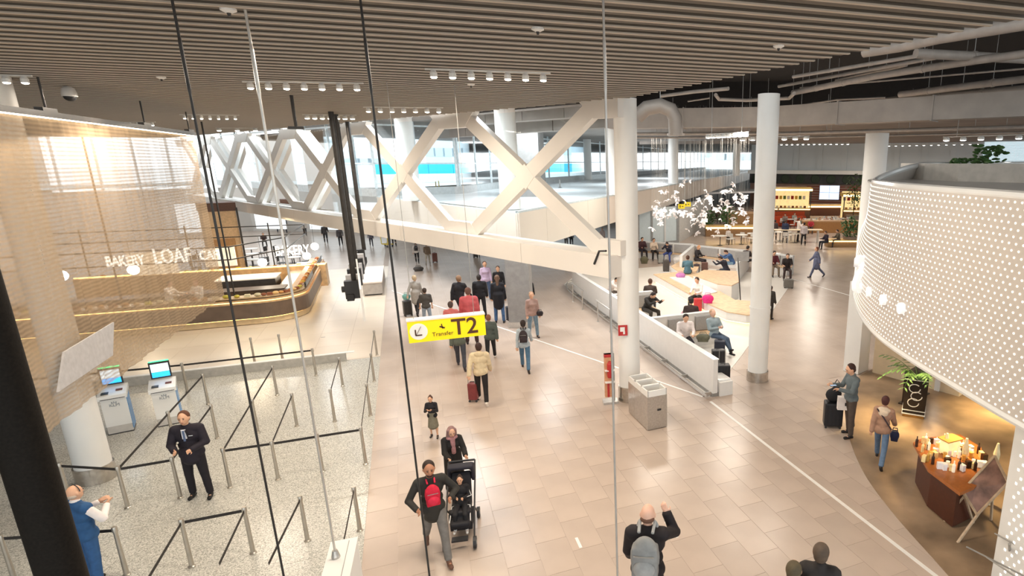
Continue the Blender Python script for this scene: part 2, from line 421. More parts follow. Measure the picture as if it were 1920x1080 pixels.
# facade
FRM = mat('facade_frame', (.74, .80, .82), .4)
fac = struct('window_1', MB().wall([(-16, 66), F1, F2, F3, F4], 4.3, 4.75, .25, side=-1), mat('facade_sill', (.50, .52, .52), .5))
def mullions(a, b, step, first):
    d = (b - a); L = d.length; d.normalize(); k = first
    while k < L:
        p = a + d * k; obj('mullion', MB().box((p.x, p.y, 6.6), (.12, .12, 4.2), atan2(d.y, d.x)), FRM, fac); k += step
    for z in (6.15, 8.3): obj('transom', MB().beam((*a, z), (*b, z), .12, .09), FRM, fac)
    k = 0
    while k < L - .1:
        p, q = a + d * k, a + d * min(k + step, L); obj('pane', MB().beam((*p, 6.6), (*q, 6.6), .015, 4.0), GLASS, fac); k += step
mullions(Vector((-16, 66)), F1, 3.2, .1); mullions(F1, F2, 2.4, .1); mullions(F2, F3, 3.1, .1); mullions(F3, F4, 5.2, .1)
# small things on the deck
DK = [((1050, 352), 'small dark bollard standing on the upper deck'), ((1158, 342), 'small dark bollard further along the upper deck')]
for (px, py), lb in DK:
    p = at(px, py, pz); t = thing('bollard', lb, 'bollard', (p.x, p.y, pz))
    obj('post', MB().lathe((0, 0, 0), [(.06, 0), (.06, .55), (.03, .6)], 10), GREYM, t); obj('foot', MB().lathe((0, 0, 0), [(.16, 0), (.12, .03)], 12), DARKM, t)
p = at(824, 358, pz); t = thing('warning_sign', 'small yellow warning sign standing on the upper deck', 'sign', (p.x, p.y, pz), YAW)
obj('board', MB().box((0, 0, .38), (.3, .02, .6), 0, .8), cm('e8c860'), t); obj('board', MB().box((0, .2, .34), (.3, .02, .6), 0, .8), cm('e8c860'), t)
# dark lift core behind the first cross
p = far(990, 300, 36); core = struct('wall_core', MB().box((p.x, p.y, 6.4), (1.6, 1.6, 4.2), radians(YAW)), mat('core_cladding', (.20, .19, .18), .5))
# grey pier below the chord
p = at(979, 612); pier = thing('rectangular_pier', 'flat grey pier under the truss chord', 'pier', (p.x, p.y, 0), radians(YAW))
obj('shaft', MB().box((0, 0, 1.6), (.88, .5, 3.2)), mat('pier_grey', (.30, .295, .29), .5), pier); obj('plinth', MB().box((0, 0, .12), (.94, .56, .24)), STEEL, pier)
# ------------------------------------------------------------------ open services void on the right, ducts and pipes
struct('ceiling', MB().prism([(5.4, -3), (45, -3), tuple(VB[2]), tuple(VB[1]), tuple(VB[0]), (5.0, 14.2)], 9.9, 10.0), VOID)
struct('wall_void', MB().wall([(5.0, 14.3), tuple(VB[0]), tuple(VB[1]), tuple(VB[2])], 8.5, 10.0, .2, side=1), VOID)
struct('ceiling', MB().prism([tuple(VB[1]), tuple(VB[2]), (110, 0), (110, 150), (95, 140), (40, 60)], 8.55, 8.75), SOFFIT)
PIPE = mat('pipe_lagging', (.40, .35, .31), .55, .1, noise=.1, scale=4)
def pipe(pts, z, r, lb, nm='service_pipe', m=PIPE, cat='pipe', seg=12):
    P3 = [at(x, y, zz) if not isinstance(zz, tuple) else Vector(zz) for (x, y), zz in zip(pts, z if hasattr(z, '__len__') else [z] * len(pts))]
    t = thing(nm, lb, cat, P3[0]); o = obj('run', MB().tube([p - P3[0] for p in P3], r, seg), m, t, smooth=True)
    for i in range(1, len(P3)):
        d = (P3[i] - P3[i - 1]); n = int(d.length // 1.6)
        for k in range(1, n + 1):
            q = P3[i - 1] + d * (k / (n + 1)) - P3[0]; dd = d.normalized()
            obj('joint_band', MB().tube([q - dd * .04, q + dd * .04], r * 1.12, seg), m, t)
            if k % 2: obj('hanger_rod', MB().tube([q, q + Vector((0, 0, 1.3))], .008, 5), GREYM, t)
    return t
pipe([(1620, 97), (1690, 86), (1762, 70), (1930, 42)], 8.4, .11, 'thick lagged pipe along the ceiling edge, uppermost right')
pipe([(1717, 100), (1930, 111)], 8.5, .10, 'lagged pipe crossing below the thick upper pipe')
pipe([(1487, 144), (1725, 104)], 8.5, .045, 'thin pipe starting under the ceiling edge')
pipe([(1460, 162), (1755, 108)], 8.7, .05, 'thin pipe second below the ceiling edge')
pipe([(1567, 151), (1700, 122)], 8.7, .04, 'short thin pipe between longer pipes in the void')
pipe([(1487, 174), (1640, 143), (1838, 112), (1930, 100)], 8.4, .085, 'long lagged pipe rising right from the tall lounge column')
pipe([(1500, 165), (1930, 128)], 9.0, .03, 'narrow conduit deep in the black void')
pipe([(1687, 177), (1800, 163), (1930, 147)], 8.4, .10, 'lagged pipe with bent end in the middle of the void')
pipe([(1282, 219), (1500, 205), (1690, 186), (1930, 166)], 8.3, .11, 'long lagged pipe lying on top of the wide duct')
pipe([(1240, 180), (1300, 172), (1366, 166)], 8.2, .05, 'short pipe left of the tall lounge column head')
pipe([(1342, 178), (1348, 186), (1400, 188), (1480, 184), (1489, 175)], 8.2, .055, 'looped pipe around the tall lounge column head')
pipe([(1290, 190), (1330, 184)], 8.6, .03, 'short conduit in the void behind the looped pipe')
pipe([(1450, 205), (1570, 187), (1660, 183)], 8.3, .03, 'thin conduit above the wide duct')
# wide rectangular duct
a, b, c = at(1150, 243, 7.35), at(1440, 240, 7.35), at(1990, 219, 7.35)
t = thing('air_duct', 'wide rectangular air duct below the black ceiling void', 'duct', a)
for p, q in ((a, b), (b, c)):
    n = max(2, int((q - p).length // 2.2))
    for k in range(n):
        s0 = p.lerp(q, k / n) - a; s1 = p.lerp(q, (k + 1) / n - .006) - a
        obj('duct_section', MB().beam(s0 + Vector((0, .3, .35)), s1 + Vector((0, .3, .35)), .6, .62), DUCT, t)
        obj('flange', MB().beam(s1 + Vector((0, .3, .35)), p.lerp(q, (k + 1) / n) - a + Vector((0, .3, .35)), .66, .68), DUCT, t)
a2, b2 = at(1200, 252, 7.3), at(1990, 238, 7.3)
pipe([(1190, 251), (1480, 250), (1990, 236)], 7.3, .06, 'beige pipe running under the wide duct')
pipe([(1190, 258), (1500, 258), (1990, 247)], 7.3, .04, 'thin pipe lowest under the wide duct')
# round elbow duct
e0 = at(1192, 218, 7.75)
pts = [at(1194, 219, 7.75), at(1212, 203, 7.85), at(1238, 198, 7.88), at(1258, 206, 7.83), at(1266, 222, 7.7), at(1267, 250, 7.35)]
dd = [(p - EYE).length for p in pts]; pts = [EYE + (p - EYE).normalized() * 16.4 for p in pts]
t = thing('elbow_duct', 'round grey elbow duct bending down beside the truss column', 'duct', pts[0])
obj('bend', MB().tube([p - pts[0] for p in pts], .19, 16), DUCT, t, smooth=True)
hp = pts[2] - pts[0]; obj('hanger_rod', MB().tube([hp, Vector((hp.x, hp.y, 9.92 - pts[0].z))], .012, 5), GREYM, t)
q = pts[-1] - pts[0]; obj('outlet', MB().tube([q, q + Vector((0, 0, -.06))], .23, 16), DUCT, t)
# soffit beams behind the truss
for k, (a, b, z, w, h, lb) in enumerate((((820, 252), (1160, 226), 7.9, .5, .5, 'grey soffit beam behind the truss, lower one'), ((860, 228), (1160, 205), 8.2, .6, .4, 'grey soffit duct behind the truss, upper one'), ((1200, 268), (1440, 266), 7.9, .3, .25, 'slim soffit beam above the far glazing'))):
    p, q = at(*a, z), at(*b, z); t = thing('soffit_beam', lb, 'beam', p)
    for i in range(4): obj('segment', MB().beam((q - p) * (i / 4), (q - p) * ((i + .985) / 4), w, h), SOFFIT, t)
# bright roof-light strip seen past the ceiling edge
# ------------------------------------------------------------------ spotlight tracks
def track(p, q, n, lb, r=.055, em=EMW, grp='ceiling spotlight tracks'):
    t = thing('spotlight_track', lb, 'track light', p, 0, grp); d = q - p; u = d.normalized()
    obj('rail', MB().beam(-u * .12, d + u * .12, .03, .025), mat('rail_white', (.75, .72, .66), .4, emit=.0), t)
    if p.z < 7.6 or p.z > 7.68:
        for f_ in (.1, .9): obj('hanger_rod', MB().tube([d * f_, d * f_ + Vector((0, 0, (9.92 if hypot(p.x, p.y) < 28 else 8.56) - p.z))], .01, 5), GREYM, t)
    for k in range(n):
        c = d * (k / max(1, n - 1)); s = obj('spot', MB().lathe((c.x, c.y, c.z - .11), [(r * .6, .1), (r, .06), (r, 0)], 10), WHITE, t)
        obj('lens', MB().ell((c.x, c.y, c.z - .115), (r * .92, r * .92, .02), 10, 4), em, s)
    return t
track(at(812, 130, 7.66), at(1018, 137, 7.66), 7, 'bright spotlight track left of the tall pale cable')
track(at(468, 153, 7.66), at(668, 156, 7.66), 7, 'bright spotlight track on the left half of the slatted ceiling')
track(at(-62, 140, 7.66), at(44, 142, 7.66), 4, 'spotlight track cut off by the left picture edge')
track(at(690, 201, 7.66), at(822, 202, 7.66), 7, 'small far spotlight track above the truss', .06)
track(at(575, 215, 7.66), at(660, 216, 7.66), 7, 'tiny far spotlight track left of the hanging board rods', .07)
track(at(410, 240, 7.66), at(478, 240, 7.66), 3, 'tiny spotlight pair near the curtain end', .09)
track(at(215, 229, 7.66), at(285, 229, 7.66), 6, 'tiny spotlight track behind the mesh curtain', .05)
track(at(345, 215, 7.66), at(440, 216, 7.66), 7, 'small faint spotlight track above the mesh curtain', .04)
track(at(1328, 252, 7.15), at(1398, 248, 7.15), 8, 'spotlight row left of the tall lounge column', .09, EMC)
track(at(1392, 257, 7.15), at(1512, 255, 7.15), 7, 'spotlight row passing behind the tall lounge column', .10, EMC)
track(at(1775, 257, 7.05), at(1990, 250, 7.05), 7, 'spotlight row above the dotted drum', .10, EMC)
track(at(1455, 269, 7.7), at(1590, 268, 7.7), 14, 'distant spotlight row over the food court', .10, EMC)
track(at(1655, 272, 7.7), at(1835, 268, 7.7), 14, 'distant spotlight row behind the far column', .10, EMC)
for (px, py, lb) in ((1008, 54, 'small round ceiling detector between slats, right of the middle cable'), (302, 145, 'small ceiling detector left of the first cable'), (428, 18, 'small ceiling detector beside the white cable top'), (883, 158, 'tiny ceiling detector below the bright track'), (1460, 86, 'small ceiling detector near the ceiling edge')):
    p = at(px, py, 7.70); t = thing('ceiling_detector', lb, 'detector', p)
    obj('housing', MB().lathe((0, 0, -.03), [(.03, 0), (.07, .02), (.07, .04)], 14), WHITE, t); obj('sensor', MB().lathe((0, 0, -.06), [(.012, 0), (.02, .03)], 8), DARKM, t)
p = at(130, 178, 7.55); t = thing('dome_camera', 'white dome camera hanging from the slatted ceiling', 'camera', p)
obj('body', MB().lathe((0, 0, 0), [(.05, .16), (.10, .12), (.12, .02), (.12, -.03)], 18), WHITE, t, smooth=True)
obj('dome', MB().ell((0, 0, -.03), (.10, .10, .09), 14, 8), BLACK, t, smooth=True); obj('stem', MB().tube([(0, 0, .1), (0, 0, .25)], .02, 8), WHITE, t)
# ------------------------------------------------------------------ mesh curtain
cmx = bpy.data.materials.new('chain_mesh'); cmx.use_nodes = True; nt = cmx.node_tree; nt.nodes.clear(); MATS['chain_mesh'] = cmx
o_ = nt.nodes.new('ShaderNodeOutputMaterial'); tr_ = nt.nodes.new('ShaderNodeBsdfTransparent'); df = nt.nodes.new('ShaderNodeBsdfDiffuse'); tl_ = nt.nodes.new('ShaderNodeBsdfTranslucent')
df.inputs[0].default_value = (.52, .385, .255, 1); tl_.inputs[0].default_value = (.55, .42, .29, 1)
m1 = nt.nodes.new('ShaderNodeMixShader'); m1.inputs[0].default_value = .35; m2 = nt.nodes.new('ShaderNodeMixShader')
ge = nt.nodes.new('ShaderNodeNewGeometry'); sp = nt.nodes.new('ShaderNodeSeparateXYZ'); nt.links.new(ge.outputs['Position'], sp.inputs[0])
mu = nt.nodes.new('ShaderNodeMath'); mu.operation = 'MULTIPLY'; mu.inputs[1].default_value = 2 * pi / .075; nt.links.new(sp.outputs['Z'], mu.inputs[0])
sn = nt.nodes.new('ShaderNodeMath'); sn.operation = 'SINE'; nt.links.new(mu.outputs[0], sn.inputs[0])
nz = nt.nodes.new('ShaderNodeTexNoise'); nz.inputs['Scale'].default_value = 1.0; nz.inputs['Detail'].default_value = 6
mp = nt.nodes.new('ShaderNodeMapping'); mp.inputs['Scale'].default_value = (1, 6, .5); nt.links.new(ge.outputs['Position'], mp.inputs[0]); nt.links.new(mp.outputs[0], nz.inputs['Vector'])
ad = nt.nodes.new('ShaderNodeMath'); ad.operation = 'MULTIPLY_ADD'; ad.inputs[1].default_value = .13; ad.inputs[2].default_value = .43
nt.links.new(sn.outputs[0], ad.inputs[0]); a3 = nt.nodes.new('ShaderNodeMath'); a3.operation = 'MULTIPLY_ADD'; a3.inputs[1].default_value = .46
nt.links.new(nz.outputs['Fac'], a3.inputs[0]); nt.links.new(ad.outputs[0], a3.inputs[2])
nt.links.new(df.outputs[0], m1.inputs[1]); nt.links.new(tl_.outputs[0], m1.inputs[2])
nt.links.new(a3.outputs[0], m2.inputs[0]); nt.links.new(tr_.outputs[0], m2.inputs[1]); nt.links.new(m1.outputs[0], m2.inputs[2]); nt.links.new(m2.outputs[0], o_.inputs[0])
CXX, CZ0, CZ1, CY0, CY1 = -5.6, 2.08, 7.02, 8.0, 22.9
t = thing('mesh_curtain', 'sheer tan chain-mesh curtain hanging from a lit rail', 'curtain', (CXX, CY1, CZ0))
q = MB(); ny, nz_ = 320, 3
for i in range(ny + 1):
    y = CY0 + (CY1 - CY0) * i / ny; dx = .012 * sin(i * .83) + .02 * sin(i * .31)
    for k in range(nz_ + 1): q.v.append((dx * (1.1 - .3 * k / nz_), y - CY1, (CZ1 - CZ0) * k / nz_))
for i in range(ny):
    for k in range(nz_):
        a = i * (nz_ + 1) + k; q.face([a, a + nz_ + 1, a + nz_ + 2, a + 1])
obj('mesh', q, cmx, t, smooth=True)
obj('rail', MB().box((0, (CY0 - CY1) / 2, CZ1 - CZ0 + .07), (.16, CY1 - CY0, .10)), DARKM, t)
obj('light_strip', MB().box((.03, (CY0 - CY1) / 2, CZ1 - CZ0 + .012), (.05, CY1 - CY0, .02)), mat('curtain_led', (1, .88, .66), .4, emit=4), t)
for yy in (-.3, -3.8, -8.4):
    obj('hanger_rod', MB().tube([(0, yy, CZ1 - CZ0 + .1), (0, yy, 7.72 - CZ0)], .018, 6), DARKM, t)
    obj('bracket', MB().box((0, yy, CZ1 - CZ0 + .15), (.12, .5, .07)), DARKM, t)
area('curtain_wash', (CXX + .25, 16.0, 6.95), 13.0, 38, color=(1, .84, .62), sy=.1, rot=(0, radians(-6), radians(90)))
def on_curtain(px, py, dx=.12):
    d = ray(px, py); s = (CXX + dx - EYE.x) / d.x; p = EYE + d * s; return (dx, p.y - CY1, p.z - CZ0)
q = MB(); pp = [on_curtain(*v) for v in ((110, 735), (121, 660), (214, 604), (212, 666))]; n = len(q.v)
q.v += pp + [(x - .03, y, z) for x, y, z in pp]; q.face([0, 1, 2, 3]); q.face([7, 6, 5, 4])
for i in range(4): q.face([i, 4 + i, 4 + (i + 1) % 4, (i + 1) % 4])
obj('grey_patch', q, mat('grey_curtain_patch', (.46, .45, .46), .5, noise=.12, scale=9), t, label='grey slanted patch on the curtain')  # even grey sheet drawn just in front of the mesh
# ------------------------------------------------------------------ vertical cables of the cable-net facade, near the viewer
for (x, y), z0, r, m, lb in (((-1.71, 7.15), 0, .012, DARKM, 'dark vertical cable, leftmost of the tall facade cables'), (tuple(at(630, 1045, 1.62).xy), 1.62, .013, mat('bright_steel_cable', (.6, .57, .52), .3, .6), 'steel facade cable anchored on the white pedestal'),
                         ((-.16, 6.47), 0, .011, DARKM, 'dark facade cable passing left of the yellow sign'), ((1.84, 5.59), 0, .012, mat('pale_cable', (.52, .50, .47), .35, .5), 'pale facade cable in front of the truss column')):
    t = thing('facade_cable', lb, 'cable', (x, y, z0), 0, 'tall vertical facade cables')
    obj('strand', MB().tube([(0, 0, 0), (0, 0, 7.7 - z0)], r, 8), m, t, smooth=True)
    obj('anchor', MB().lathe((0, 0, 0), [(.05, 0), (.05, .02), (.03, .1)], 10), STEEL, t); obj('turnbuckle', MB().lathe((0, 0, 6.9 - z0), [(r, 0), (r * 1.35, .05), (r * 1.35, .45), (r, .5)], 8), m, t)
t = thing('pedestal', 'white pedestal box at the foot of a facade cable', 'pedestal', (at(636, 1050, 1.62).x, at(636, 1056, 1.62).y, 0), radians(-3))
obj('body', MB().box((0, 0, .80), (.29, .96, 1.60)), WHITE, t); obj('lid', MB().box((0, 0, 1.61), (.31, 1.0, .02)), WHITE, t); obj('slot', MB().box((.06, 0, 1.622), (.008, .9, .004)), GREYM, t)
# black handrail post right by the viewer
p = at(62, 900, 4.4); t = thing('black_post', 'thick black round post close by at lower left', 'post', (p.x, p.y, 3.2))
obj('shaft', MB().lathe((0, 0, 0), [(.118, 0), (.118, 3.0)], 24), mat('black_coating', (.010, .008, .006), .65, noise=.3, scale=60, bump=.1, spec=.15), t, smooth=True)
obj('shoe', MB().lathe((0, 0, -.2), [(.2, 0), (.2, .1), (.13, .2)], 20), BLACK, t)
# ------------------------------------------------------------------ hanging yellow gate sign
p = at(763, 603, 3.2); SYL = mat('sign_yellow', hexc('f6d800'), .35, noise=.02, emit=.12)
t = thing('hanging_sign', 'yellow hanging sign reading T2 with a white arrow disc', 'sign', (.58, 12.48, 3.2))
obj('box', MB().box((0, .10, -.235), (1.50, .20, .45)), SYL, t); obj('top_cover', MB().box((0, .10, .0), (1.52, .22, .03)), mat('sign_cover', (.75, .70, .66), .4), t)
obj('disc', MB().tube([(-.55, -.004, -.235), (-.55, .0, -.235)], .17, 28), WHITE, t)
INK = mat('sign_ink', (.07, .02, .005), .5)
text('lettering', 'T2', .48, INK, t, (.34, -.006, -.235), extrude=.004, bold=.006)
text('lettering', 'Transfer', .12, INK, t, (-.10, -.006, -.33), extrude=.003)
ar = MB(); ar.beam((-.60, -.007, -.30), (-.50, -.007, -.13), .006, .025, up=(0, 1, 0)); ar.beam((-.61, -.007, -.31), (-.61, -.007, -.19), .006, .025, up=(1, 0, 0)); ar.beam((-.615, -.007, -.31), (-.49, -.007, -.31), .006, .025); obj('arrow', ar, INK, t)
ic = MB(); ic.beam((-.15, -.006, -.17), (-.05, -.006, -.21), .006, .03); ic.beam((-.11, -.006, -.12), (-.09, -.006, -.22), .006, .02, up=(1, 0, 0)); obj('pictogram', ic, INK, t)
for sx in (-.62, .55): obj('wire', MB().tube([(sx, .1, 0), (sx, .1, 4.5)], .006, 5), GREYM, t)
# ------------------------------------------------------------------ flight board seen end-on, on black rods
t = thing('flight_board', 'information board seen from its end on three black rods', 'board', (-1.52, 22.8, 2.1))
BR = mat('board_back', (.60, .60, .62), .4)
nb = at(684, 603, 2.1); nu = Vector((nb.x, nb.y, 0)).normalized(); q = MB(); o0 = Vector((nb.x, nb.y, 2.1)) - t.location; q.beam(o0 + Vector((0, 0, .45)), o0 + nu * 5.6 + Vector((0, 0, .75)), .05, .9); obj('panel', q, WHITE, t)
for k in range(7):
    y = -2.5 + k * .75; obj('bracket', MB().box((-.18, y, .35 + k * .06), (.40, .26, .55)), BLACK if k % 2 == 0 else BR, t)
obj('housing', MB().beam((-.25, -2.7, .12), (-.05, 2.3, .55), .2, .2), BLACK, t)
obj('end_roller', MB().tube([(-.48, -2.4, .35), (-.22, -2.4, .35)], .10, 12), BLACK, t); obj('end_roller', MB().tube([(-.45, 1.9, .85), (-.2, 1.9, .85)], .10, 12), BLACK, t)
for (px, py), zb in (((620, 208), 2.75), ((629, 213), 3.15), ((651, 227), 3.2)):
    p = at(px, py, 7.7); obj('rod', MB().tube([(p.x + 1.52, p.y - 22.8, zb - 2.1 - .2), (p.x + 1.52, p.y - 22.8, 5.58)], .075, 10), DARKM, t)
p = at(546, 178, 7.72); t = thing('ceiling_stay', 'short dark rod hanging from the slats above the truss', 'rod', (p.x, p.y, 7.0))
obj('rod', MB().tube([(0, 0, .05), (0, 0, .74)], .035, 8), DARKM, t); obj('foot', MB().box((0, 0, .02), (.3, .12, .06)), DARKM, t)
# ------------------------------------------------------------------ stone block bench by the cream floor
t = thing('stone_bench', 'grey stone block bench at the edge of the cream floor', 'bench', (-1.75, 33.6, 0))
obj('block', MB().box((0, 0, .34), (.85, 4.8, .55)), mat('bench_stone', (.40, .36, .32), .6), t); obj('top', MB().box((0, 0, .64), (.9, 4.9, .06)), CREAM, t); obj('plinth', MB().box((0, 0, .04), (.75, 4.6, .08)), DARKM, t)
# ------------------------------------------------------------------ stanchions with belts
POST = mat('stanchion_steel', (.46, .42, .36), .3, .7, noise=.1)
BELT = mat('belt_webbing', (.022, .018, .016), .7)
pm = MB().lathe((0, 0, 0), [(.055, 0), (.055, .012), (.036, .03), (.028, .80)], 12).mesh('post', POST, True)
hm = MB().lathe((0, 0, .78), [(.036, 0), (.036, .075), (.03, .085)], 12).mesh('belt_head', POST, True)
bases = dict(Z=(133, 945), A=(240, 952), B=(339, 933), C=(360, 1062), C2=(475, 1037), D=(432, 914), E=(522, 899), F=(605, 884), G=(686, 870), H=(577, 1014), I=(675, 995), Y=(329, 837), X=(391, 758),
             J=(408, 822), K=(484, 811), L=(557, 799), M=(628, 790), N=(520, 741), O=(643, 724), P=(702, 715), Q=(695, 779), R=(707, 666), S=(530, 674), T=(478, 681), U=(352, 735), V=(593, 704), Wd=(238, 1078), Wl=(30, 1095), Cs=(300, 1180), C2s=(430, 1150), Hs=(520, 1150), Is=(655, 1120), Ub=(30, 770))
where = dict(Z='in front of the thick column', A='at the corner left of the officer', B='just left of the officer', C='front row left end', C2='front row right of the officer', D='right of the officer, start of the long belt', E='second along the long belt', F='third along the long belt', G='at the right end of the long belt', H='nearest in the middle of the granite', I='near the white pedestal',
             Y='right of the second kiosk', X='behind the second kiosk', J='behind the officer', K='second row behind the long belt, leftmost', L='second row behind the long belt, middle', M='second row behind the long belt, right', N='third row behind the left cable', O='third row near the kerb end', P='by the granite edge, third from front', Q='by the granite edge, second from front', R='by the granite edge, farthest', S='on the cream floor, right one', T='on the cream floor, left one', U='at the kerb behind the kiosk screens', V='at the kerb, right end of the far belt', Wd='beside the man in blue', Wl='left of the man in blue', Cs='below the picture, left', C2s='below the picture, middle', Hs='below the picture, right', Is='below the picture by the pedestal', Ub='far belt, left end behind the curtain')
bp = {}
for k, (x, y) in bases.items():
    p = at(x, y); bp[k] = p
    if k in ('Cs', 'C2s', 'Hs', 'Is'): continue
    t = thing('belt_stanchion', 'steel belt stanchion ' + where[k], 'stanchion', p, 0, 'queue stanchions'); link('post', pm, t); link('belt_head', hm, t)
belt_lb = ['black belt in front of the thick column', 'black belt just left of the officer', 'black belt right of the middle kiosk', 'black belt crossing in front of the second kiosk', 'black belt behind the officer',
  'black belt of the front row, level one', 'black belt sloping to the lower left from the front row', 'black belt sloping down right of the front row', 'long belt, segment nearest the officer', 'long belt, middle segment', 'long belt, segment by the granite edge',
  'belt running back from the start of the long belt', 'belt of the third row behind the left cable', 'belt running back from the middle of the long belt', 'short belt near the kerb end', 'belt on the granite edge, nearest segment', 'belt on the granite edge, middle segment', 'belt on the granite edge, farthest segment',
  'belt leading off the bottom in the middle of the granite', 'belt leading down to the white pedestal', 'long far belt in front of the cream floor', 'far belt behind the mesh curtain', 'belt passing in front of the man in blue']
for i_, (a, b) in enumerate(('ZA', 'AB', 'AY', 'YX', 'BJ', ('C', 'C2'), ('C', 'Cs'), ('C2', 'C2s'), 'DE', 'EF', 'FG', 'DK', 'KN', 'EL', 'MO', 'GQ', 'QP', 'PR', ('H', 'Hs'), ('I', 'Is'), 'UV', ('Ub', 'U'), ('Wl', 'Wd'))):
    p, q = bp[a], bp[b]; o = MB(); dv = (q - p).normalized() * .04; o.beam((dv.x, dv.y, .80), (q.x - p.x - dv.x, q.y - p.y - dv.y, .80), .006, .05)
    ob = obj('queue_belt', o, BELT, loc=p)
    tag(ob, belt_lb[i_], 'belt', 'queue belts')
# ------------------------------------------------------------------ kiosks
def kiosk(px, py, lb, rz):
    p = at(px, py); t = thing('check_in_kiosk', lb, 'kiosk', p, rz, 'self check-in kiosks')
    KB = cm('5b90c4', .4); DS = mat('kiosk_grey', (.55, .52, .48), .4)
    b = obj('body', MB().box((0, .24, .56), (.46, .46, .72)), WHITE, t); obj('plinth', MB().box((0, .24, .11), (.45, .45, .20)), DS, t); obj('foot', MB().box((0, .24, .01), (.47, .48, .02)), BLACK, t)
    obj('side_panel', MB().box((.235, .24, .53), (.012, .44, .92)), KB, t)
    q = MB(); n = 0; q.v += [(-.26, -.06, .88), (.26, -.06, .88), (.26, .5, .98), (-.26, .5, .98), (-.26, -.06, .98), (.26, -.06, .98), (.26, .5, 1.08), (-.26, .5, 1.08)]
    for f in ((3, 2, 1, 0), (4, 5, 6, 7), (0, 1, 5, 4), (1, 2, 6, 5), (2, 3, 7, 6), (3, 0, 4, 7)): q.face(list(f))
    d = obj('console', q, WHITEG, t)
    obj('scanner', MB().box((-.13, .10, 1.01), (.13, .16, .02)), BLACK, d); obj('card_reader', MB().box((.12, .2, 1.03), (.12, .10, .02)), cm('6b3b34'), d)
    obj('printer_slot', MB().box((0, -.062, .90), (.44, .006, .015)), DARKM, t)
    m = obj('monitor', MB().box((0, .44, 1.32), (.40, .05, .42)), BLACK, t)
    obj('screen', MB().box((0, .412, 1.38), (.34, .006, .20)), mat('screen_photo', hexc('cfe0ea'), .3, noise=.5, scale=11, emit=.9), m)
    obj('screen_band', MB().box((0, .412, 1.21), (.34, .006, .13)), mat('screen_blue', hexc('2aa0f0'), .3, noise=.1, scale=8, emit=1.1), m)
    obj('status_light', MB().box((0, .44, 1.545), (.38, .05, .02)), mat('green_led', (.06, .8, .25), .3, emit=1.5), m)
    text('lettering', 'KLM', .10, mat('kiosk_print', hexc('8a9098'), .4), t, (.0, -.004 + .008, .72), extrude=.002)
    cr = MB(); [cr.ell((x, .006, .80 - abs(x) * .2), (.012, .004, .012), 8, 4) for x in (-.04, 0, .04)]; cr.box((0, .006, .775), (.1, .006, .012)); obj('crown_mark', cr, MATS['kiosk_print'], t)
    return t
kiosk(228, 812, 'blue and white kiosk left of the officer, middle of three', radians(13))
kiosk(320, 797, 'blue and white kiosk nearest the officer', radians(13))
kiosk(54, 842, 'kiosk mostly hidden behind the black post and curtain', radians(13))
# ------------------------------------------------------------------ waste bins by the column
t = thing('recycling_bin', 'steel three-slot recycling bin beside the truss column', 'bin', (5.08, 12.72, 0), radians(2))
for k, y in enumerate((-.4, 0, .4)):
    b = obj('bin_body', MB().box((0, y, .44), (.52, .395, .84)), STEEL, t)
    h = MB(); 
    for dx, dy, sx, sy in ((-.24, 0, .03, .39), (.24, 0, .03, .39), (0, -.18, .5, .03), (0, .18, .5, .03)): h.box((dx, y + dy, .93), (sx, sy, .16))
    obj('hopper', h, WHITE, b); obj('opening', MB().box((.05, y, .872), (.3, .22, .01)), BLACK, b)
obj('plinth', MB().box((0, 0, .01), (.46, 1.1, .02)), DARKM, t); obj('vent', MB().box((.05, -.602, .5), (.10, .006, .05)), BLACK, t)
# fire point beside the column
t = thing('fire_point', 'red and brown fire cabinet standing left of the truss column', 'fire cabinet', (4.55, 14.15, 0), radians(-10))
RED = cm('b52a2a', .45); obj('panel', MB().box((0, 0, .78), (.22, .12, 1.2)), cm('c8906a', .5), t); obj('extinguisher', MB().lathe((.02, -.10, .75), [(.06, 0), (.07, .05), (.07, .38), (.03, .45)], 12), RED, t)
obj('top_band', MB().box((0, -.002, 1.34), (.23, .125, .08)), RED, t); obj('lettering_band', MB().box((-.02, -.064, .38), (.06, .006, .4)), RED, t); obj('post', MB().box((.13, 0, .7), (.05, .1, 1.4)), GREYM, t); obj('base', MB().box((.03, 0, .03), (.4, .3, .06)), STEEL, t)
for z in (.62, .95): obj('clamp', MB().box((.02, -.1, z), (.26, .12, .025)), WHITE, t)
t = thing('fire_sign', 'small red and white fire sign sticking out from the column', 'sign', (5.0, 13.86, 2.05), radians(-14))
obj('plate', MB().box((-.12, 0, 0), (.24, .02, .28)), RED, t); obj('symbol', MB().box((-.13, -.012, .03), (.12, .006, .12)).box((-.09, -.012, -.06), (.05, .006, .08)), WHITE, t)
# ------------------------------------------------------------------ bakery island
BKP = mat('bakery_brown_panel', (.13, .085, .055), .45, noise=.15, scale=3); BKW = mat('bakery_wood', (.50, .32, .16), .4, noise=.2, scale=6)
STONE = mat('bakery_plinth', (.62, .47, .27), .5, noise=.12, scale=4)
def arc(cx, cy, r, a0, a1, n): return [(cx + r * cos(radians(a0 + (a1 - a0) * i / n)), cy + r * sin(radians(a0 + (a1 - a0) * i / n))) for i in range(n + 1)]
BX0, BX1, BY0, BY1, BR_ = -15.0, -4.15, 27.3, 37.5, 1.5
def bpath(off): return [(BX0, BY0 + off)] + arc(BX1 - BR_, BY0 + BR_, BR_ - off, -90, 0, 10) + [(BX1 - off - .25, BY1)]
t = thing('bakery_counter', 'rounded brown bakery counter with glowing plinth and wooden display', 'counter', (BX1, BY0, 0))
def bpart(name, q, m, par=None):
    o = obj(name, q, m, par or t); 
    if par is None: o.location = -t.location
    return o
bpart('plinth', MB().wall(bpath(.0), .02, .24, .5, side=1), STONE)
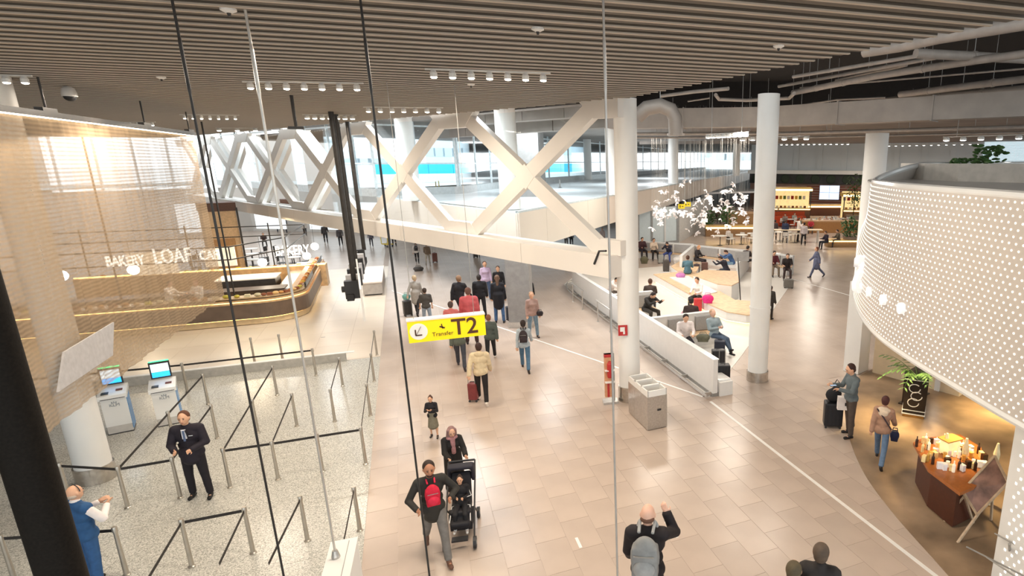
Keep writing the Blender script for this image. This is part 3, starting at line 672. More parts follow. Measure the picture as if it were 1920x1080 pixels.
bpart('plinth_light', MB().wall(bpath(-.01), .245, .27, .3, side=1), EMY)
bpart('front_panel', MB().wall(bpath(-.08), .27, .86, .5, side=1), BKP)
for z0, z1, off, m in ((.86, .92, -.10, BKW), (.96, 1.02, -.06, BKW), (1.06, 1.10, .02, BKW)): bpart('shelf_rail', MB().wall(bpath(off), z0, z1, .55, side=1), m)
bpart('shelf_light', MB().wall(bpath(.0), .925, .95, .3, side=1), EMY)
bpart('glass_front', MB().wall(bpath(-.02), 1.10, 1.32, .012, side=1), GLASS)
bpart('worktop', MB().wall(bpath(.42), .86, .92, .8, side=1), mat('bakery_steel_top', (.66, .63, .58), .25, .6))
bpart('inner_counter', MB().box((-9.6, 29.6, .5), (9.0, .8, 1.0)), BKP); bpart('inner_top', MB().box((-9.6, 29.6, 1.02), (9.2, .9, .06)), mat('dark_top', (.05, .03, .025), .4))
bpart('inner_floor', MB().box((-9.6, 32.2, .02), (10, 9, .03)), mat('bakery_inner_floor', (.30, .24, .19), .5))
bpart('oven_unit', MB().box((-6.7, 31.6, .6), (2.2, 1.3, 1.2)), mat('oven_dark', (.07, .06, .055), .35, .4)); bpart('oven_top', MB().box((-6.7, 31.6, 1.22), (2.3, 1.4, .05)), WHITE)
bpart('far_counter', MB().box((-9.0, 35.2, .55), (10, .9, 1.1)), BKW); bpart('far_counter_light', MB().box((-9.0, 34.9, 1.14), (10, .06, .05)), EMY)
# hanging frame with letters
FZ = 2.55
fr = MB(); FA = [(-15, 27.9), (-6.4, 27.9), (-4.9, 30.5), (-4.9, 36.4), (-15, 36.4)]
for z in (FZ, FZ + .5):
    for a, b in zip(FA[:-1], FA[1:]): fr.tube([(*a, z), (*b, z)], .025, 6)
for a in FA[1:4]: fr.tube([(*a, FZ), (*a, FZ + .5)], .025, 6)
for a in (-14, -10, -6.5):
    for yy in (27.9, 36.4): fr.tube([(a, yy, 1.0), (a, yy, 7.7 if yy < 30 else 3.2)], .03, 6)
bpart('sign_frame', fr, DARKM)
LET = mat('letter_white', (.95, .90, .80), .4, emit=.95)
def word(s, px0, px1, py, size, y):
    d = ray((px0 + px1) / 2, py); p = EYE + d * ((y - EYE.y) / d.y); d0 = ray(px0, py); d1 = ray(px1, py)
    w = abs((EYE + d1 * ((y - EYE.y) / d1.y)).x - (EYE + d0 * ((y - EYE.y) / d0.y)).x)
    me = text_mesh('lettering', s, size, LET, extrude=.03, bold=.008)
    xs = [v.co.x for v in me.vertices]; sc = w / (max(xs) - min(xs)); me.transform(Matrix.Diagonal((sc, 1, 1, 1)))
    o = link('lettering', me, t); o.rotation_euler = (radians(90), 0, 0); o.location = Vector((p.x, y, p.z)) - t.location
word('BAKERY', 198, 271, 490, .55, 27.85); word('LOAF', 288, 358, 481, .78, 27.85); word('CAFÉ', 374, 418, 479, .5, 27.85); word('BAKERY', 516, 580, 470, .72, 36.35)
for px, py, y in ((590, 462, 36), (575, 480, 36), (492, 492, 33), (116, 517, 29), (250, 506, 29)):
    d = ray(px, py); p = EYE + d * ((y - EYE.y) / d.y)
    bpart('globe_lamp', MB().ell(tuple(p), (.19, .19, .19), 14, 10), EMW); bpart('globe_cord', MB().tube([p, p + Vector((0, 0, 1.2))], .008, 5), DARKM)
bpart('menu_board', MB().box((-10.4, 32.9, 1.9), (1.7, .1, 1.0)), mat('menu_white', (.8, .78, .75), .5)); bpart('menu_board', MB().box((-8.0, 33.2, 2.0), (1.2, .1, .9)), mat('menu_white', (.8, .78, .75), .5))
# goods on the counter
rb = random.Random(3); BRD = [cm('c98a4a'), cm('a9622e'), cm('e0b070'), cm('d9c39a'), cm('8a4a28'), cm('c8b040')]
pth = bpath(.22); seq = []
for i in range(len(pth) - 1):
    a, b = Vector(pth[i]), Vector(pth[i + 1]); n = max(1, int((b - a).length / .34))
    for k in range(n): seq.append((a.lerp(b, k / n), atan2((b - a).y, (b - a).x)))
sides = ['long oval', 'round', 'square']; bcol = ['golden', 'brown', 'tan', 'pale', 'dark brown', 'yellow']
lm = [MB().ell((0, 0, .06), (.13, .08, .07), 10, 6), MB().ell((0, 0, .05), (.10, .10, .06), 10, 6), MB().box((0, 0, .05), (.22, .16, .10), 0, .8)]
lmesh = {}
for k, (p, a) in enumerate(seq):
    kind = k % 3; bi = rb.randrange(6); m = BRD[bi]
    if (kind, m.name) not in lmesh: lmesh[(kind, m.name)] = lm[kind].mesh('bread_loaf', m, True)
    o = link('bread_loaf', lmesh[(kind, m.name)], None, (p.x, p.y, 1.10), a + rb.uniform(-.3, .3))
    tag(o, '%s %s loaf on display along the bakery counter' % (sides[kind], bcol[bi]), 'pastry', '%s %s loaves along the bakery counter' % (sides[kind], bcol[bi]))
for k in range(16):
    o = link('bread_loaf', list(lmesh.values())[k % len(lmesh)], None, (-13 + k * .52, 35.0, 1.10), rb.uniform(0, 3)); tag(o, 'loaf on the far bakery counter under the sign', 'pastry', 'loaves on the far bakery counter')
# tower cabinet left of the bakery sign
p = at(428, 560); t = thing('display_tower', 'tall wooden display tower beside the curtain end', 'cabinet', (-9.3, 39.6, 0), radians(20))
obj('body', MB().box((0, 0, 1.9), (1.5, 1.2, 3.8)), cm('d6b48a', .5), t); obj('cap', MB().box((0, 0, 3.9), (1.6, 1.3, .45)), cm('5a3a2a', .5), t); obj('corner_post', MB().box((.8, -.65, 1.9), (.08, .08, 3.9)), DARKM, t); obj('niche', MB().prism([(-.5, -.62), (.5, -.62), (.5, -.605), (-.5, -.605)], .5, 2.2), cm('b58a5c'), t)
# far cafe seating behind the bakery
rc = random.Random(11)
def cafe_table(x, y, lb, grp, top='e8e4dc', r=.4):
    t = thing('cafe_table', lb, 'table', (x, y, 0), 0, grp)
    obj('top', MB().lathe((0, 0, .72), [(r, 0), (r, .03)], 14), cm(top, .4), t); obj('pedestal', MB().tube([(0, 0, .02), (0, 0, .72)], .03, 6), DARKM, t); obj('foot', MB().lathe((0, 0, 0), [(.22, 0), (.2, .02)], 12), DARKM, t); return t
def cafe_chair(x, y, a, lb, grp, c='2a2624'):
    t = thing('cafe_chair', lb, 'chair', (x, y, 0), a, grp); m = cm(c, .5)
    obj('seat', MB().box((0, 0, .45), (.42, .42, .04)), m, t); obj('backrest', MB().box((0, -.2, .70), (.40, .03, .30)), m, t)
    for sx in (-.18, .18):
        for sy in (-.18, .18): obj('leg', MB().tube([(sx, sy, 0), (sx * .9, sy * .9, .45)], .014, 5), DARKM, t)
    return t
T0 = cafe_table(-8.0, 42, 'white round table of the cafe behind the bakery', 'tables of the cafe behind the bakery'); C0 = cafe_chair(-8.6, 42, radians(-90), 'dark chair of the cafe behind the bakery', 'chairs of the cafe behind the bakery')
for k in range(9):
    x, y = -6.3 - (k % 3) * 2.1 - (k // 3) * .5, 41 + (k // 3) * 2.6
    if k: dup(T0, (x, y, 0), 0)
    else: T0.location = (x, y, 0)
    for s, a in ((-.6, -90), (.6, 90)): dup(C0, (x + s, y, 0), radians(a + rc.uniform(-20, 20)))
C0.location = (-5.2, 40.0, 0)
# ------------------------------------------------------------------ surrounding walls of the hall, left and far
WL = mat('far_wall_paint', (.62, .58, .54), .6, noise=.05, scale=.4)
struct('wall_left', MB().wall([(-30, -3), (-30, 48), (-24, 60)], 0, 8.2, .3, side=1), WL)
wf = struct('wall_far', MB().wall([(-24, 60), (-13, 66), (0, 58), (6, 64), (20, 84)], 0, 4.0, .3, side=1), WL)
for k, (x, y, z) in enumerate(((-16, 63.2, 1.6), (-11.0, 63.6, 1.6), (-6.5, 61, 1.6), (-2.5, 58.6, 1.6))):
    obj('shopfront', MB().box((x, y - .6, z), (3.0, .1, 2.4), radians(20 if k == 0 else -33)), mat('lit_shopfront', (.75, .82, .85), .3, noise=.4, scale=.8, emit=.55), wf)
# upper glazing left end
ug = struct('window_3', MB().wall([(-29, 49), (-24, 59.5), (-16, 66)], 4.2, 4.5, .2, side=1), FRM)
for k in range(9):
    a = Vector((-29, 49)).lerp(Vector((-16, 66)), k / 8); obj('mullion', MB().box((a.x, a.y, 6.2), (.14, .14, 4.2)), FRM, ug)
# ------------------------------------------------------------------ outside: apron, blue barrier wall, far buildings
struct('floor', MB().box((-20, 260, 2.2), (560, 380, .2)).box((0, 0, 1.0), (.01, .01, .01)), mat('apron_concrete', (.72, .74, .75), .7, noise=.06, scale=.05))
p0, p1 = far(700, 300, 120), far(1240, 300, 150)
t = thing('blue_barrier', 'long bright blue barrier wall outside the windows', 'barrier', (p0.x, p0.y, 2.3))
dv = (p1 - p0); dv.z = 0; BL = cm('37c3ee', .5, noise=.04)
for k in range(14):
    obj('panel', MB().beam(dv * (k / 14) + Vector((0, 0, 2.55)), dv * ((k + .985) / 14) + Vector((0, 0, 2.55)), .4, 1.75), BL, t)
obj('plinth', MB().beam(Vector((0, 0, .85)), dv + Vector((0, 0, .85)), .9, 1.65), cm('e2e6e6'), t)
rB = random.Random(5)
BLD_HAZE = [cm('dfe8ec', .6, noise=.05), cm('e8eef0', .6, noise=.05), cm('d4dfe4', .6, noise=.05)]  # distance haze is put into these whitened wall colours
for k, (px0, px1, top, dist) in enumerate(((440, 640, 262, 200), (650, 780, 285, 190), (800, 900, 262, 260), (930, 1010, 270, 230), (1010, 1120, 258, 260), (1120, 1260, 274, 220), (1260, 1330, 266, 240), (1345, 1440, 276, 230))):
    a, b = far(px0, 300, dist), far(px1, 300, dist); zt = z_at(a, top); dvv = b - a; dvv.z = 0
    t = thing('airport_building', ['low pale terminal building outside at far left', 'pale hangar outside left of the first blue panel', 'tall pale block behind the blue barrier, left', 'narrow pale block behind the blue barrier', 'wide grey block behind the blue barrier, centre', 'low pale hall outside right of the truss column', 'pale block outside above the deck columns', 'grey hall outside at the far right end of the glazing'][k], 'building', (a.x, a.y, 2.3))
    obj('walls', MB().beam(Vector((0, 0, (zt - 2.3) / 2)), dvv + Vector((0, 0, (zt - 2.3) / 2)), 14, zt - 2.3), BLD_HAZE[k % 3], t)
    obj('roof_edge', MB().beam(Vector((0, 0, zt - 2.2)), dvv + Vector((0, 0, zt - 2.2)), 14.6, .5), WHITE, t)
    n = 6
    for i in range(n):
        c = dvv * ((i + .5) / n); nn = Vector((dvv.y, -dvv.x, 0)).normalized()
        obj('window', MB().beam(c - dvv.normalized() * 2 + nn * 7.1 + Vector((0, 0, (zt - 2.3) * .6)), c + dvv.normalized() * 2 + nn * 7.1 + Vector((0, 0, (zt - 2.3) * .6)), .2, (zt - 2.3) * .25), cm('c2d2da', .3), t)
# ------------------------------------------------------------------ lounge island floor and low walls
LW = mat('lounge_white', (.76, .74, .71), .35, noise=.02); LGF = mat('lounge_pale_floor', (.72, .68, .62), .3, noise=.03, scale=.8)
CUSH = mat('grey_upholstery', (.34, .33, .32), .85, noise=.08, scale=30, bump=.05)
lf = [at(*v).xy for v in ((1334, 750), (1393, 660), (1476, 540), (1470, 500), (1380, 470), (1190, 470), (1075, 520))]
lf = [Vector((7.2, 13.4)), at(1393, 664).xy, at(1478, 540).xy, Vector((19.5, 27.5)), Vector((15, 33)), Vector((9.0, 33)), Vector((7.3, 30))]
obj('lounge_floor', MB().prism(lf, .0, .012), LGF, fl)
t = thing('lounge_wall', 'long low white wall with metal kick rail along the lounge', 'low wall', (7.3, 13.4, 0))
def lp(name, q, m, par=None):
    o = obj(name, q, m, par or t); o.location = (-t.location if par is None else Vector((0, 0, 0))); return o
wp = [(7.28, 13.35), (7.28, 27.0)] + [(7.28 + .9 * (1 - cos(radians(a))), 27.0 + 3.0 * sin(radians(a))) for a in (20, 40, 60, 80, 95)]
lp('panel', MB().wall(wp, .10, 1.06, .14, side=-1), LW); lp('cap', MB().wall([(a - .01, b) for a, b in wp], 1.06, 1.085, .18, side=-1), WHITEG); lp('plinth', MB().wall([(a - .02, b) for a, b in wp], 0.0, .10, .2, side=-1), GREYM)
kr = [(6.98, 13.2), (6.98, 27.0)] + [(6.98 + 1.0 * (1 - cos(radians(a))), 27.0 + 3.4 * sin(radians(a))) for a in (20, 40, 60, 80, 95)]
lp('kick_rail', MB().wall(kr, .10, .16, .03, side=-1), STEEL)
for k in range(10): lp('rail_bracket', MB().box((7.12, 13.4 + k * 1.5, .10), (.26, .04, .10)), STEEL)
for y0 in (20.6, 24.4):
    hr = MB(); hr.tube([(6.75, y0, 0), (6.75, y0, .85)], .025, 8).tube([(6.75, y0 + 1.6, 0), (6.75, y0 + 1.6, .85)], .025, 8).tube([(6.75, y0 - .15, .86), (6.75, y0 + 1.75, .86)], .028, 8)
    th = thing('hand_rail', 'short steel handrail outside the lounge wall, %s' % ('partly behind the truss column' if y0 < 22 else 'far one'), 'handrail', (6.75, y0, 0)); o = obj('rail', hr, STEEL, th); o.location = (-6.75, -y0, 0)
    obj('foot', MB().lathe((0, 0, 0), [(.06, 0), (.05, .02)], 10), STEEL, th); obj('foot', MB().lathe((0, 1.6, 0), [(.06, 0), (.05, .02)], 10), STEEL, th)
def partition(x0, x1, y, lb, cush, seat=True, fy=-1, seatlen=None):
    t = thing('lounge_bench', lb, 'bench', (x0, y, 0)); L = x1 - x0
    obj('back_wall', MB().box((L / 2, .07, .53), (L, .14, 1.06)), LW, t); obj('cap', MB().box((L / 2, .07, 1.07), (L + .03, .18, .025)), WHITEG, t)
    obj('seat_base', MB().box((L / 2, fy * .30, .2), (L, .46, .40)), LW, t); obj('seat', MB().box((L / 2, fy * .30, .42), (L + .02, .5, .045)), WOOD, t)
    for a, b in cush: obj('back_cushion', MB().box(((a + b) / 2, fy * .06 + (.0 if fy < 0 else .14), .72), (b - a, .12, .50)), CUSH, t)
    return t
partition(7.47, 9.75, 18.1, 'white lounge bench with grey back cushions, nearest bay', [(.55, 1.25), (1.6, 2.25)])
partition(7.47, 9.1, 22.1, 'white lounge bench with grey back cushions, second bay', [(.1, .75), (.95, 1.6)])
t = thing('lounge_block', 'low white end block with a dark bag slot at the wall end', 'block', (7.45, 13.4, 0)); obj('block', MB().box((.22, .35, .2), (.40, .9, .4)), LW, t); obj('cushion', MB().box((.22, .4, .42), (.38, .8, .05)), WHITEG, t)
# far lounge benches
def bench_px(a, b, lb, cush_n, h=1.06, depth=.5):
    p, q = at(*a, h), at(*b, h); d = q - p; d.z = 0; L = d.length; t = thing('lounge_bench', lb, 'bench', (p.x, p.y, 0), atan2(d.y, d.x))
    obj('back_wall', MB().box((L / 2, 0, h / 2), (L, .16, h)), LW, t); obj('cap', MB().box((L / 2, 0, h + .01), (L + .03, .2, .025)), WHITEG, t)
    obj('seat_base', MB().box((L / 2, -.32, .2), (L, depth - .04, .40)), LW, t); obj('seat', MB().box((L / 2, -.32, .42), (L, depth, .045)), WOOD, t)
    for k in range(cush_n): obj('back_cushion', MB().box((L * (k + .5) / cush_n, -.13, .74), (L / cush_n * .9, .10, .52)), CUSH, t)
    return t
bench_px((1195, 452), (1300, 458), 'far lounge bench with a row of seated travellers', 3)
bench_px((1304, 460), (1402, 470), 'far lounge bench with wooden seat behind the petal sculpture', 2)
bench_px((1446, 474), (1488, 480), 'lounge bench right of the tall lounge column', 2)
p, q = at(1302, 459, 1.06), at(1277, 480, 1.06); t = thing('lounge_divider', 'sloping white divider between the far lounge bays', 'divider', (p.x, p.y, 0))
obj('panel', MB().beam(Vector((0, 0, .53)), Vector((q.x - p.x, q.y - p.y, .53)), .16, 1.06), LW, t); obj('cap', MB().beam(Vector((0, 0, 1.07)), Vector((q.x - p.x, q.y - p.y, 1.07)), .2, .03), WHITEG, t)
p, q = at(1403, 470, 1.06), at(1383, 492, 1.06); t = thing('lounge_divider', 'sloping white divider just left of the tall lounge column', 'divider', (p.x, p.y, 0))
obj('panel', MB().beam(Vector((0, 0, .53)), Vector((q.x - p.x, q.y - p.y, .53)), .16, 1.06), LW, t); obj('cap', MB().beam(Vector((0, 0, 1.07)), Vector((q.x - p.x, q.y - p.y, 1.07)), .2, .03), WHITEG, t)
bq = [at(x, y, .46).xy for x, y in ((1225, 514), (1300, 507), (1350, 546), (1378, 562), (1440, 566), (1440, 588), (1400, 590), (1362, 584), (1320, 566))]
ctr = Vector((sum(v.x for v in bq) / len(bq), sum(v.y for v in bq) / len(bq)))
t = thing('island_bench', 'long curved island bench with glowing plinth in the lounge', 'bench', (ctr.x, ctr.y, 0)); bl = [v - ctr for v in bq]
def scl(p, k): return [v * k for v in p]
obj('seat', MB().prism(bl, .42, .46), WOOD, t); obj('body', MB().prism(scl(bl, .99), .10, .42), LW, t); obj('plinth_glow', MB().prism(scl(bl, .96), .04, .10), EMY, t); obj('foot', MB().prism(scl(bl, .93), 0, .04), GREYM, t)
b2 = [at(x, y, .80).xy - ctr for x, y in ((1300, 516), (1320, 506), (1382, 508), (1386, 528), (1372, 535), (1345, 532))]
obj('upper_deck', MB().prism(b2, .76, .80), WOOD, t); obj('upper_body', MB().prism(scl(b2, .995), .0, .76), LW, t)
b3 = [at(x, y, .52).xy - ctr for x, y in ((1255, 519), (1290, 516), (1345, 546), (1320, 552))]; obj('white_inlay', MB().prism(b3, .40, .50), LW, t)
bs = [at(x, y, .44).xy for x, y in ((1258, 499), (1276, 489), (1314, 492), (1306, 509), (1276, 512))]
c_ = sum(bs, Vector((0, 0))) / len(bs); t = thing('low_platform', 'small wooden topped seat block beside the man in teal', 'bench', (c_.x, c_.y, 0)); obj('seat', MB().prism([v - c_ for v in bs], .40, .44), WOOD, t); obj('body', MB().prism([(v - c_) * .99 for v in bs], 0, .40), LW, t)
bs = [at(x, y, .44).xy for x, y in ((1333, 486), (1345, 482), (1380, 490), (1378, 500))]
# sign stand in lounge
p = at(1389, 574); t = thing('sign_stand', 'black pole stand with grey sign board left of the tall column', 'sign stand', (p.x, p.y, 0), radians(YAW))
obj('pole', MB().tube([(0, 0, .02), (-.2, 0, 2.2)], .025, 8), BLACK, t); obj('board', MB().box((-.02, 0, 2.25), (.62, .04, .42)), mat('stand_board', (.30, .30, .30), .5), t); obj('base', MB().lathe((.1, 0, 0), [(.34, 0), (.30, .06), (.05, .1)], 16), BLACK, t)
# ------------------------------------------------------------------ dotted white drum over the shop
DRW = mat('drum_white', (.60, .55, .50), .35, noise=.02); DOT = mat('drum_dot_light', (1, .93, .82), .4, emit=1.0)
ctl = [(6.55, 1.5), (6.72, 3.0), (7.0, 4.55), (7.33, 5.77), (7.74, 7.2), (8.3, 8.6), (9.35, 10.3), (10.9, 12.15), (12.6, 13.2), (14.6, 13.6), (17.0, 13.2)]
def crom(P, n):
    o = []
    for i in range(len(P) - 1):
        a, b, c, d = [Vector(P[max(0, min(len(P) - 1, i + k))]) for k in (-1, 0, 1, 2)]
        for k in range(n):
            s = k / n; o.append(.5 * ((2 * b) + (c - a) * s + (2 * a - 5 * b + 4 * c - d) * s * s + (3 * b - a - 3 * c + d) * s ** 3))
    o.append(Vector(P[-1])); return o
dp = crom(ctl, 8); DZ0, DZ1 = 3.02, 5.86
t = thing('dotted_drum', 'large curved white drum covered with rows of light dots', 'facade', (dp[0].x, dp[0].y, DZ0))
def dpt(name, q, m, smooth=False):
    o = obj(name, q, m, t, smooth=smooth); o.location = -t.location; return o
LL = [0.0]
for a, b in zip(dp[:-1], dp[1:]): LL.append(LL[-1] + (b - a).length)
def sstep(a, b, x):
    k = max(0.0, min(1.0, (x - a) / (b - a))); return k * k * (3 - 2 * k)
S_A, S_B = 8.6, 13.0
def dtop(s): return DZ1 + .34 * sstep(S_A, S_B, s)
def dsurf(s, z, off=0.0):
    """point on the drum skin at arc length s and height z; the far shoulder leans inwards"""
    i = max(k for k in range(len(LL)) if LL[k] <= s + 1e-9); i = min(i, len(dp) - 2)
    k = (s - LL[i]) / (LL[i + 1] - LL[i]); p = dp[i].lerp(dp[i + 1], k)
    da = (dp[min(i + 1, len(dp) - 1)] - dp[max(i - 1, 0)]).normalized(); db = (dp[min(i + 2, len(dp) - 1)] - dp[i]).normalized(); d = da.lerp(db, k).normalized()
    n = Vector((-d.y, d.x)); inw = 1.25 * sstep(S_A, S_B, s) * sstep(4.3, dtop(s) + .3, z)
    q_ = p - n * inw + n * off; return Vector((q_.x, q_.y, z)), d
NSK = 90; NV = 12; q = MB()
for i in range(NSK + 1):
    s = LL[-1] * i / NSK
    for k in range(NV + 1): q.v.append(tuple(dsurf(s, DZ0 + (dtop(s) - DZ0) * k / NV)[0]))
    for k in range(NV, -1, -1): q.v.append(tuple(dsurf(s, DZ0 + (dtop(s) - DZ0) * k / NV, -.12)[0]))
R_ = 2 * (NV + 1)
for i in range(NSK):
    for k in range(R_): a, b = i * R_ + k, i * R_ + (k + 1) % R_; q.face([a, b, b + R_, a + R_])
dpt('skin', q, DRW, True)
def rimtube(zf, off, r): return MB().tube([dsurf(LL[-1] * i / NSK, zf(LL[-1] * i / NSK), off)[0] for i in range(NSK + 1)], r, 8)
dpt('lower_rim', rimtube(lambda s: DZ0 - .02, -.03, .06), WHITEG, True); dpt('upper_rim', rimtube(lambda s: dtop(s), -.06, .07), WHITEG, True)
dpt('rim_light', rimtube(lambda s: DZ0 - .09, -.10, .02), mat('rim_glow', (1, .93, .75), .4, emit=2))
# inner crater wall and roof slab
inner = [Vector((9.3, 2.0)), Vector((9.7, 5.0)), Vector((10.6, 8.0)), Vector((12.3, 10.6)), Vector((15, 12))]
dpt('roof', MB().prism([tuple(v + Vector((.1, -.05))) for v in dp] + [(30, 12), (30, -2), (6.7, -2)], DZ1 - .06, DZ1 - .02), DRW)
ip = [far(1690, 300, 17.6), far(1735, 300, 16.3), far(1800, 300, 15.6), far(1930, 300, 15.2), far(2050, 300, 15.4)]
dpt('inner_wall', MB().wall([p.xy for p in ip], DZ1 - .06, 6.24, .15, side=1), mat('inner_grey', (.45, .41, .36), .5))
# dots
q = MB(); rows = 32
for r in range(rows):
    s = 2.4 + (.065 if r % 2 else 0)
    while s < LL[-1] - 4.2:
        z = DZ0 + .07 + r * (dtop(s) - DZ0 - .14) / (rows - 1); c, d = dsurf(s, z, .005); nn = Vector((-d.y, d.x)); n = len(q.v); rr = .020
        for k in range(6): q.v.append((c.x + d.x * rr * cos(k * pi / 3), c.y + d.y * rr * cos(k * pi / 3), z + rr * .8 * sin(k * pi / 3)))
        q.v.append((c.x + nn.x * .008, c.y + nn.y * .008, z))
        for k in range(6): q.face([n + k, n + 6, n + (k + 1) % 6])
        s += .13
o = dpt('light_dots', q, DOT); o['kind'] = 'stuff'
# letter S and three discs on the drum
def on_drum(px, py):
    d = ray(px, py); best = None
    for a, b in zip(dp[:-1], dp[1:]):
        e = b - a; den = d.x * e.y - d.y * e.x
        if abs(den) < 1e-9: continue
        tt = (a.x * e.y - a.y * e.x) / den; ss = (a.x * d.y - a.y * d.x) / den
        if 0 <= ss <= 1 and tt > 0 and (best is None or tt < best[0]): best = (tt, EYE + d * tt, e.normalized())
    return best
h = on_drum(1619, 518)
if h:
    o = text('lettering', 'S', 1.15, LETW := mat('sign_letter_glow', (.95, .95, .95), .3, emit=.25), t, h[1] - t.location, extrude=.05, bold=.02); o.rotation_euler = (radians(90), 0, atan2(h[2].y, h[2].x) + pi - radians(35)); o.location += Vector((-h[2].y, h[2].x, 0)) * .08
for px, py in ((1634, 547), (1661, 562), (1695, 578)):
    h = on_drum(px, py)
    if h:
        nn = Vector((-h[2].y, h[2].x, 0)); p = h[1] - t.location; dpt('disc', MB().tube([h[1] + nn * .02, h[1] + nn * .09], .10, 18), LETW)
# ------------------------------------------------------------------ shop below the drum
SF = mat('shop_wood_floor', (.27, .185, .115), .38, noise=.5, scale=.9, detail=9)
sh = struct('floor', MB().prism([tuple(v) for v in dp] + [(30, 13), (30, 1.5)], .0, .014), SF)
struct('ceiling', MB().prism([tuple(v + Vector((.3, -.1))) for v in dp] + [(30, 13), (30, 1.5)], 2.84, 2.88), mat('shop_ceiling', (.55, .48, .40), .6))
SWL = mat('shop_cream_wall', (.72, .60, .42), .5, noise=.04)
struct('wall_shop', MB().box((13.25, 11.9, 1.42), (.35, 2.6, 2.82), radians(18)), SWL)
struct('wall_shop', MB().box((12.35, 13.45, 1.42), (.62, .5, 2.82), radians(20)), WHITE)
struct('wall_shop', MB().wall([(14.0, 11.0), (20, 12.4), (29, 12.5), (29, 2)], 0, 2.83, .2, side=1), SWL)
pp = at(1884, 1075); fr = struct('wall_portal', MB().box((7.62, 4.35, 1.42), (.16, 1.5, 2.82), radians(-14)), WHITE)
q = MB()
for r in range(26):
    for k in range(9):
        a = radians(-14); u = -.62 + k * .14 + (.07 if r % 2 else 0); lx, ly = -.082, u
        c = (7.62 + lx * cos(a) - ly * sin(a), 4.35 + lx * sin(a) + ly * cos(a)); q.box((c[0], c[1], .15 + r * .11), (.006, .035, .035), a)
o = obj('light_dots', q, DOT, fr); o['kind'] = 'stuff'
# lit shop counters inside
for k, (x, y, w, rz, lb) in enumerate(((16.5, 11.3, 3.2, 8, 'lit shop shelf behind the palm'), (20.5, 10.8, 3.0, 0, 'lit shop shelf deeper inside'))):
    t = thing('shop_shelf', lb, 'shelf', (x, y, 0), radians(rz)); obj('body', MB().box((0, 0, .5), (w, .5, 1.0)), cm('2a1a10', .4), t)
    for z in (1.2, 1.6, 2.0, 2.4): obj('shelf_board', MB().box((0, .1, z), (w, .35, .04)), cm('8a5a2a', .4), t); obj('shelf_light', MB().box((0, .22, z - .04), (w, .03, .03)), EMY, t)
    for i in range(12):
        for z in (1.22, 1.62, 2.02): obj('goods', MB().box((-w / 2 + .2 + i * w / 12.5, .08, z + .12), (.14, .12, .22)), [cm('c23b2a'), cm('e0c040'), cm('f0e8d8'), cm('3b6b3b')][(i + int(z * 10)) % 4], t)
t = thing('shop_screen', 'dark low panel beside the cream shop wall', 'panel', (12.25, 11.0, 0), radians(20)); obj('board', MB().box((0, 0, .48), (1.3, .12, .9)), cm('20120c', .35), t); obj('foot', MB().box((0, 0, .02), (1.3, .3, .04)), cm('20120c', .35), t)
t = thing('light_column', 'bright vertical light strip beside the shop entrance', 'light', (13.35, 11.2, 0), radians(18)); obj('tube', MB().box((0, 0, 1.7), (.14, .08, 2.2)), EMC, t); obj('base', MB().box((0, 0, .3), (.2, .14, .6)), WHITE, t)
p = at(1712, 778); t = thing('drum_planter', 'tall dark planter printed with white rings', 'planter', (p.x, p.y, 0), to_cam(p) + pi / 2)
obj('pot', MB().box((0, 0, .58), (.52, .42, 1.0), 0, 1.05), cm('1c1410', .3), t); obj('trim', MB().box((0, 0, .10), (.55, .45, .03)).box((0, 0, .20), (.55, .45, .02)).box((0, 0, 1.02), (.57, .47, .02)), WHITE, t); obj('foot', MB().box((0, 0, .04), (.5, .4, .08)), cm('b07a30', .3), t)
q = MB()
for k, z in enumerate((.42, .6, .8)):
    pts = [(.13 * cos(a * pi / 8) + (.03 if k % 2 else -.03), -.228 - .003 * k, z + .11 * sin(a * pi / 8)) for a in range(2, 17)]; q.tube(pts, .012, 5)
obj('ring_print', q, WHITE, t)
LEAF = mat('palm_leaf', (.06, .13, .035), .5, noise=.4, scale=8)
def frond(q, base, ang, L, droop, w=.05, leaflets=8):
    d = Vector((cos(ang), sin(ang), 0)); prev = Vector(base)
    pts = [Vector(base) + d * (L * s) + Vector((0, 0, L * (1.1 * s - droop * s * s))) for s in [i / 8 for i in range(9)]]; q.tube(pts, [.012 * (1 - i / 10) for i in range(9)], 4)
    n = Vector((-d.y, d.x, 0))
    for i in range(1, 9):
        for sg in (-1, 1):
            a = pts[i]; b = a + n * sg * L * .32 * (1 - .6 * i / 9) + d * L * .16 - Vector((0, 0, .06)); m = (a + b) / 2; e = d * w
            k = len(q.v); q.v += [tuple(a), tuple(m - e * .5 + Vector((0, 0, .01))), tuple(b), tuple(m + e * .5)]; q.face([k, k + 1, k + 2, k + 3])
    return pts
rp_ = random.Random(9)
for k in range(11):
    q = MB(); frond(q, (0, 0, 1.0), k * 2.4 + rp_.uniform(-.3, .3), rp_.uniform(.7, 1.05), rp_.uniform(.5, 1.3), .09); obj('palm_frond', q, LEAF, t)
# foliage on the drum roof
for px, dist, h, lb in ((1852, 18.5, .75, 'leafy shrub peeking over the drum roof'), (1800, 18.5, .45, 'small sprig beside the roof shrub')):
    p = far(px, 300, dist); t = thing('roof_plant', lb, 'plant', (p.x, p.y, DZ1 - .02)); q = MB(); q.tube([(0, 0, 0), (0, 0, h * .8)], .03, 6); obj('stem', q, cm('5a4a30'), t); q = MB()
    for i in range(60):
        c = Vector((rp_.uniform(-.5, .5) * h * 1.2, rp_.uniform(-.3, .3) * h, h * rp_.uniform(.55, 1.15))); q.ell(tuple(c), (.07 * h * 2, .05 * h * 2, .03), 6, 4, Matrix.Rotation(rp_.uniform(0, 3), 3, 'Z') @ Matrix.Rotation(rp_.uniform(-.7, .7), 3, 'X'))
    obj('foliage', q, LEAF, t)
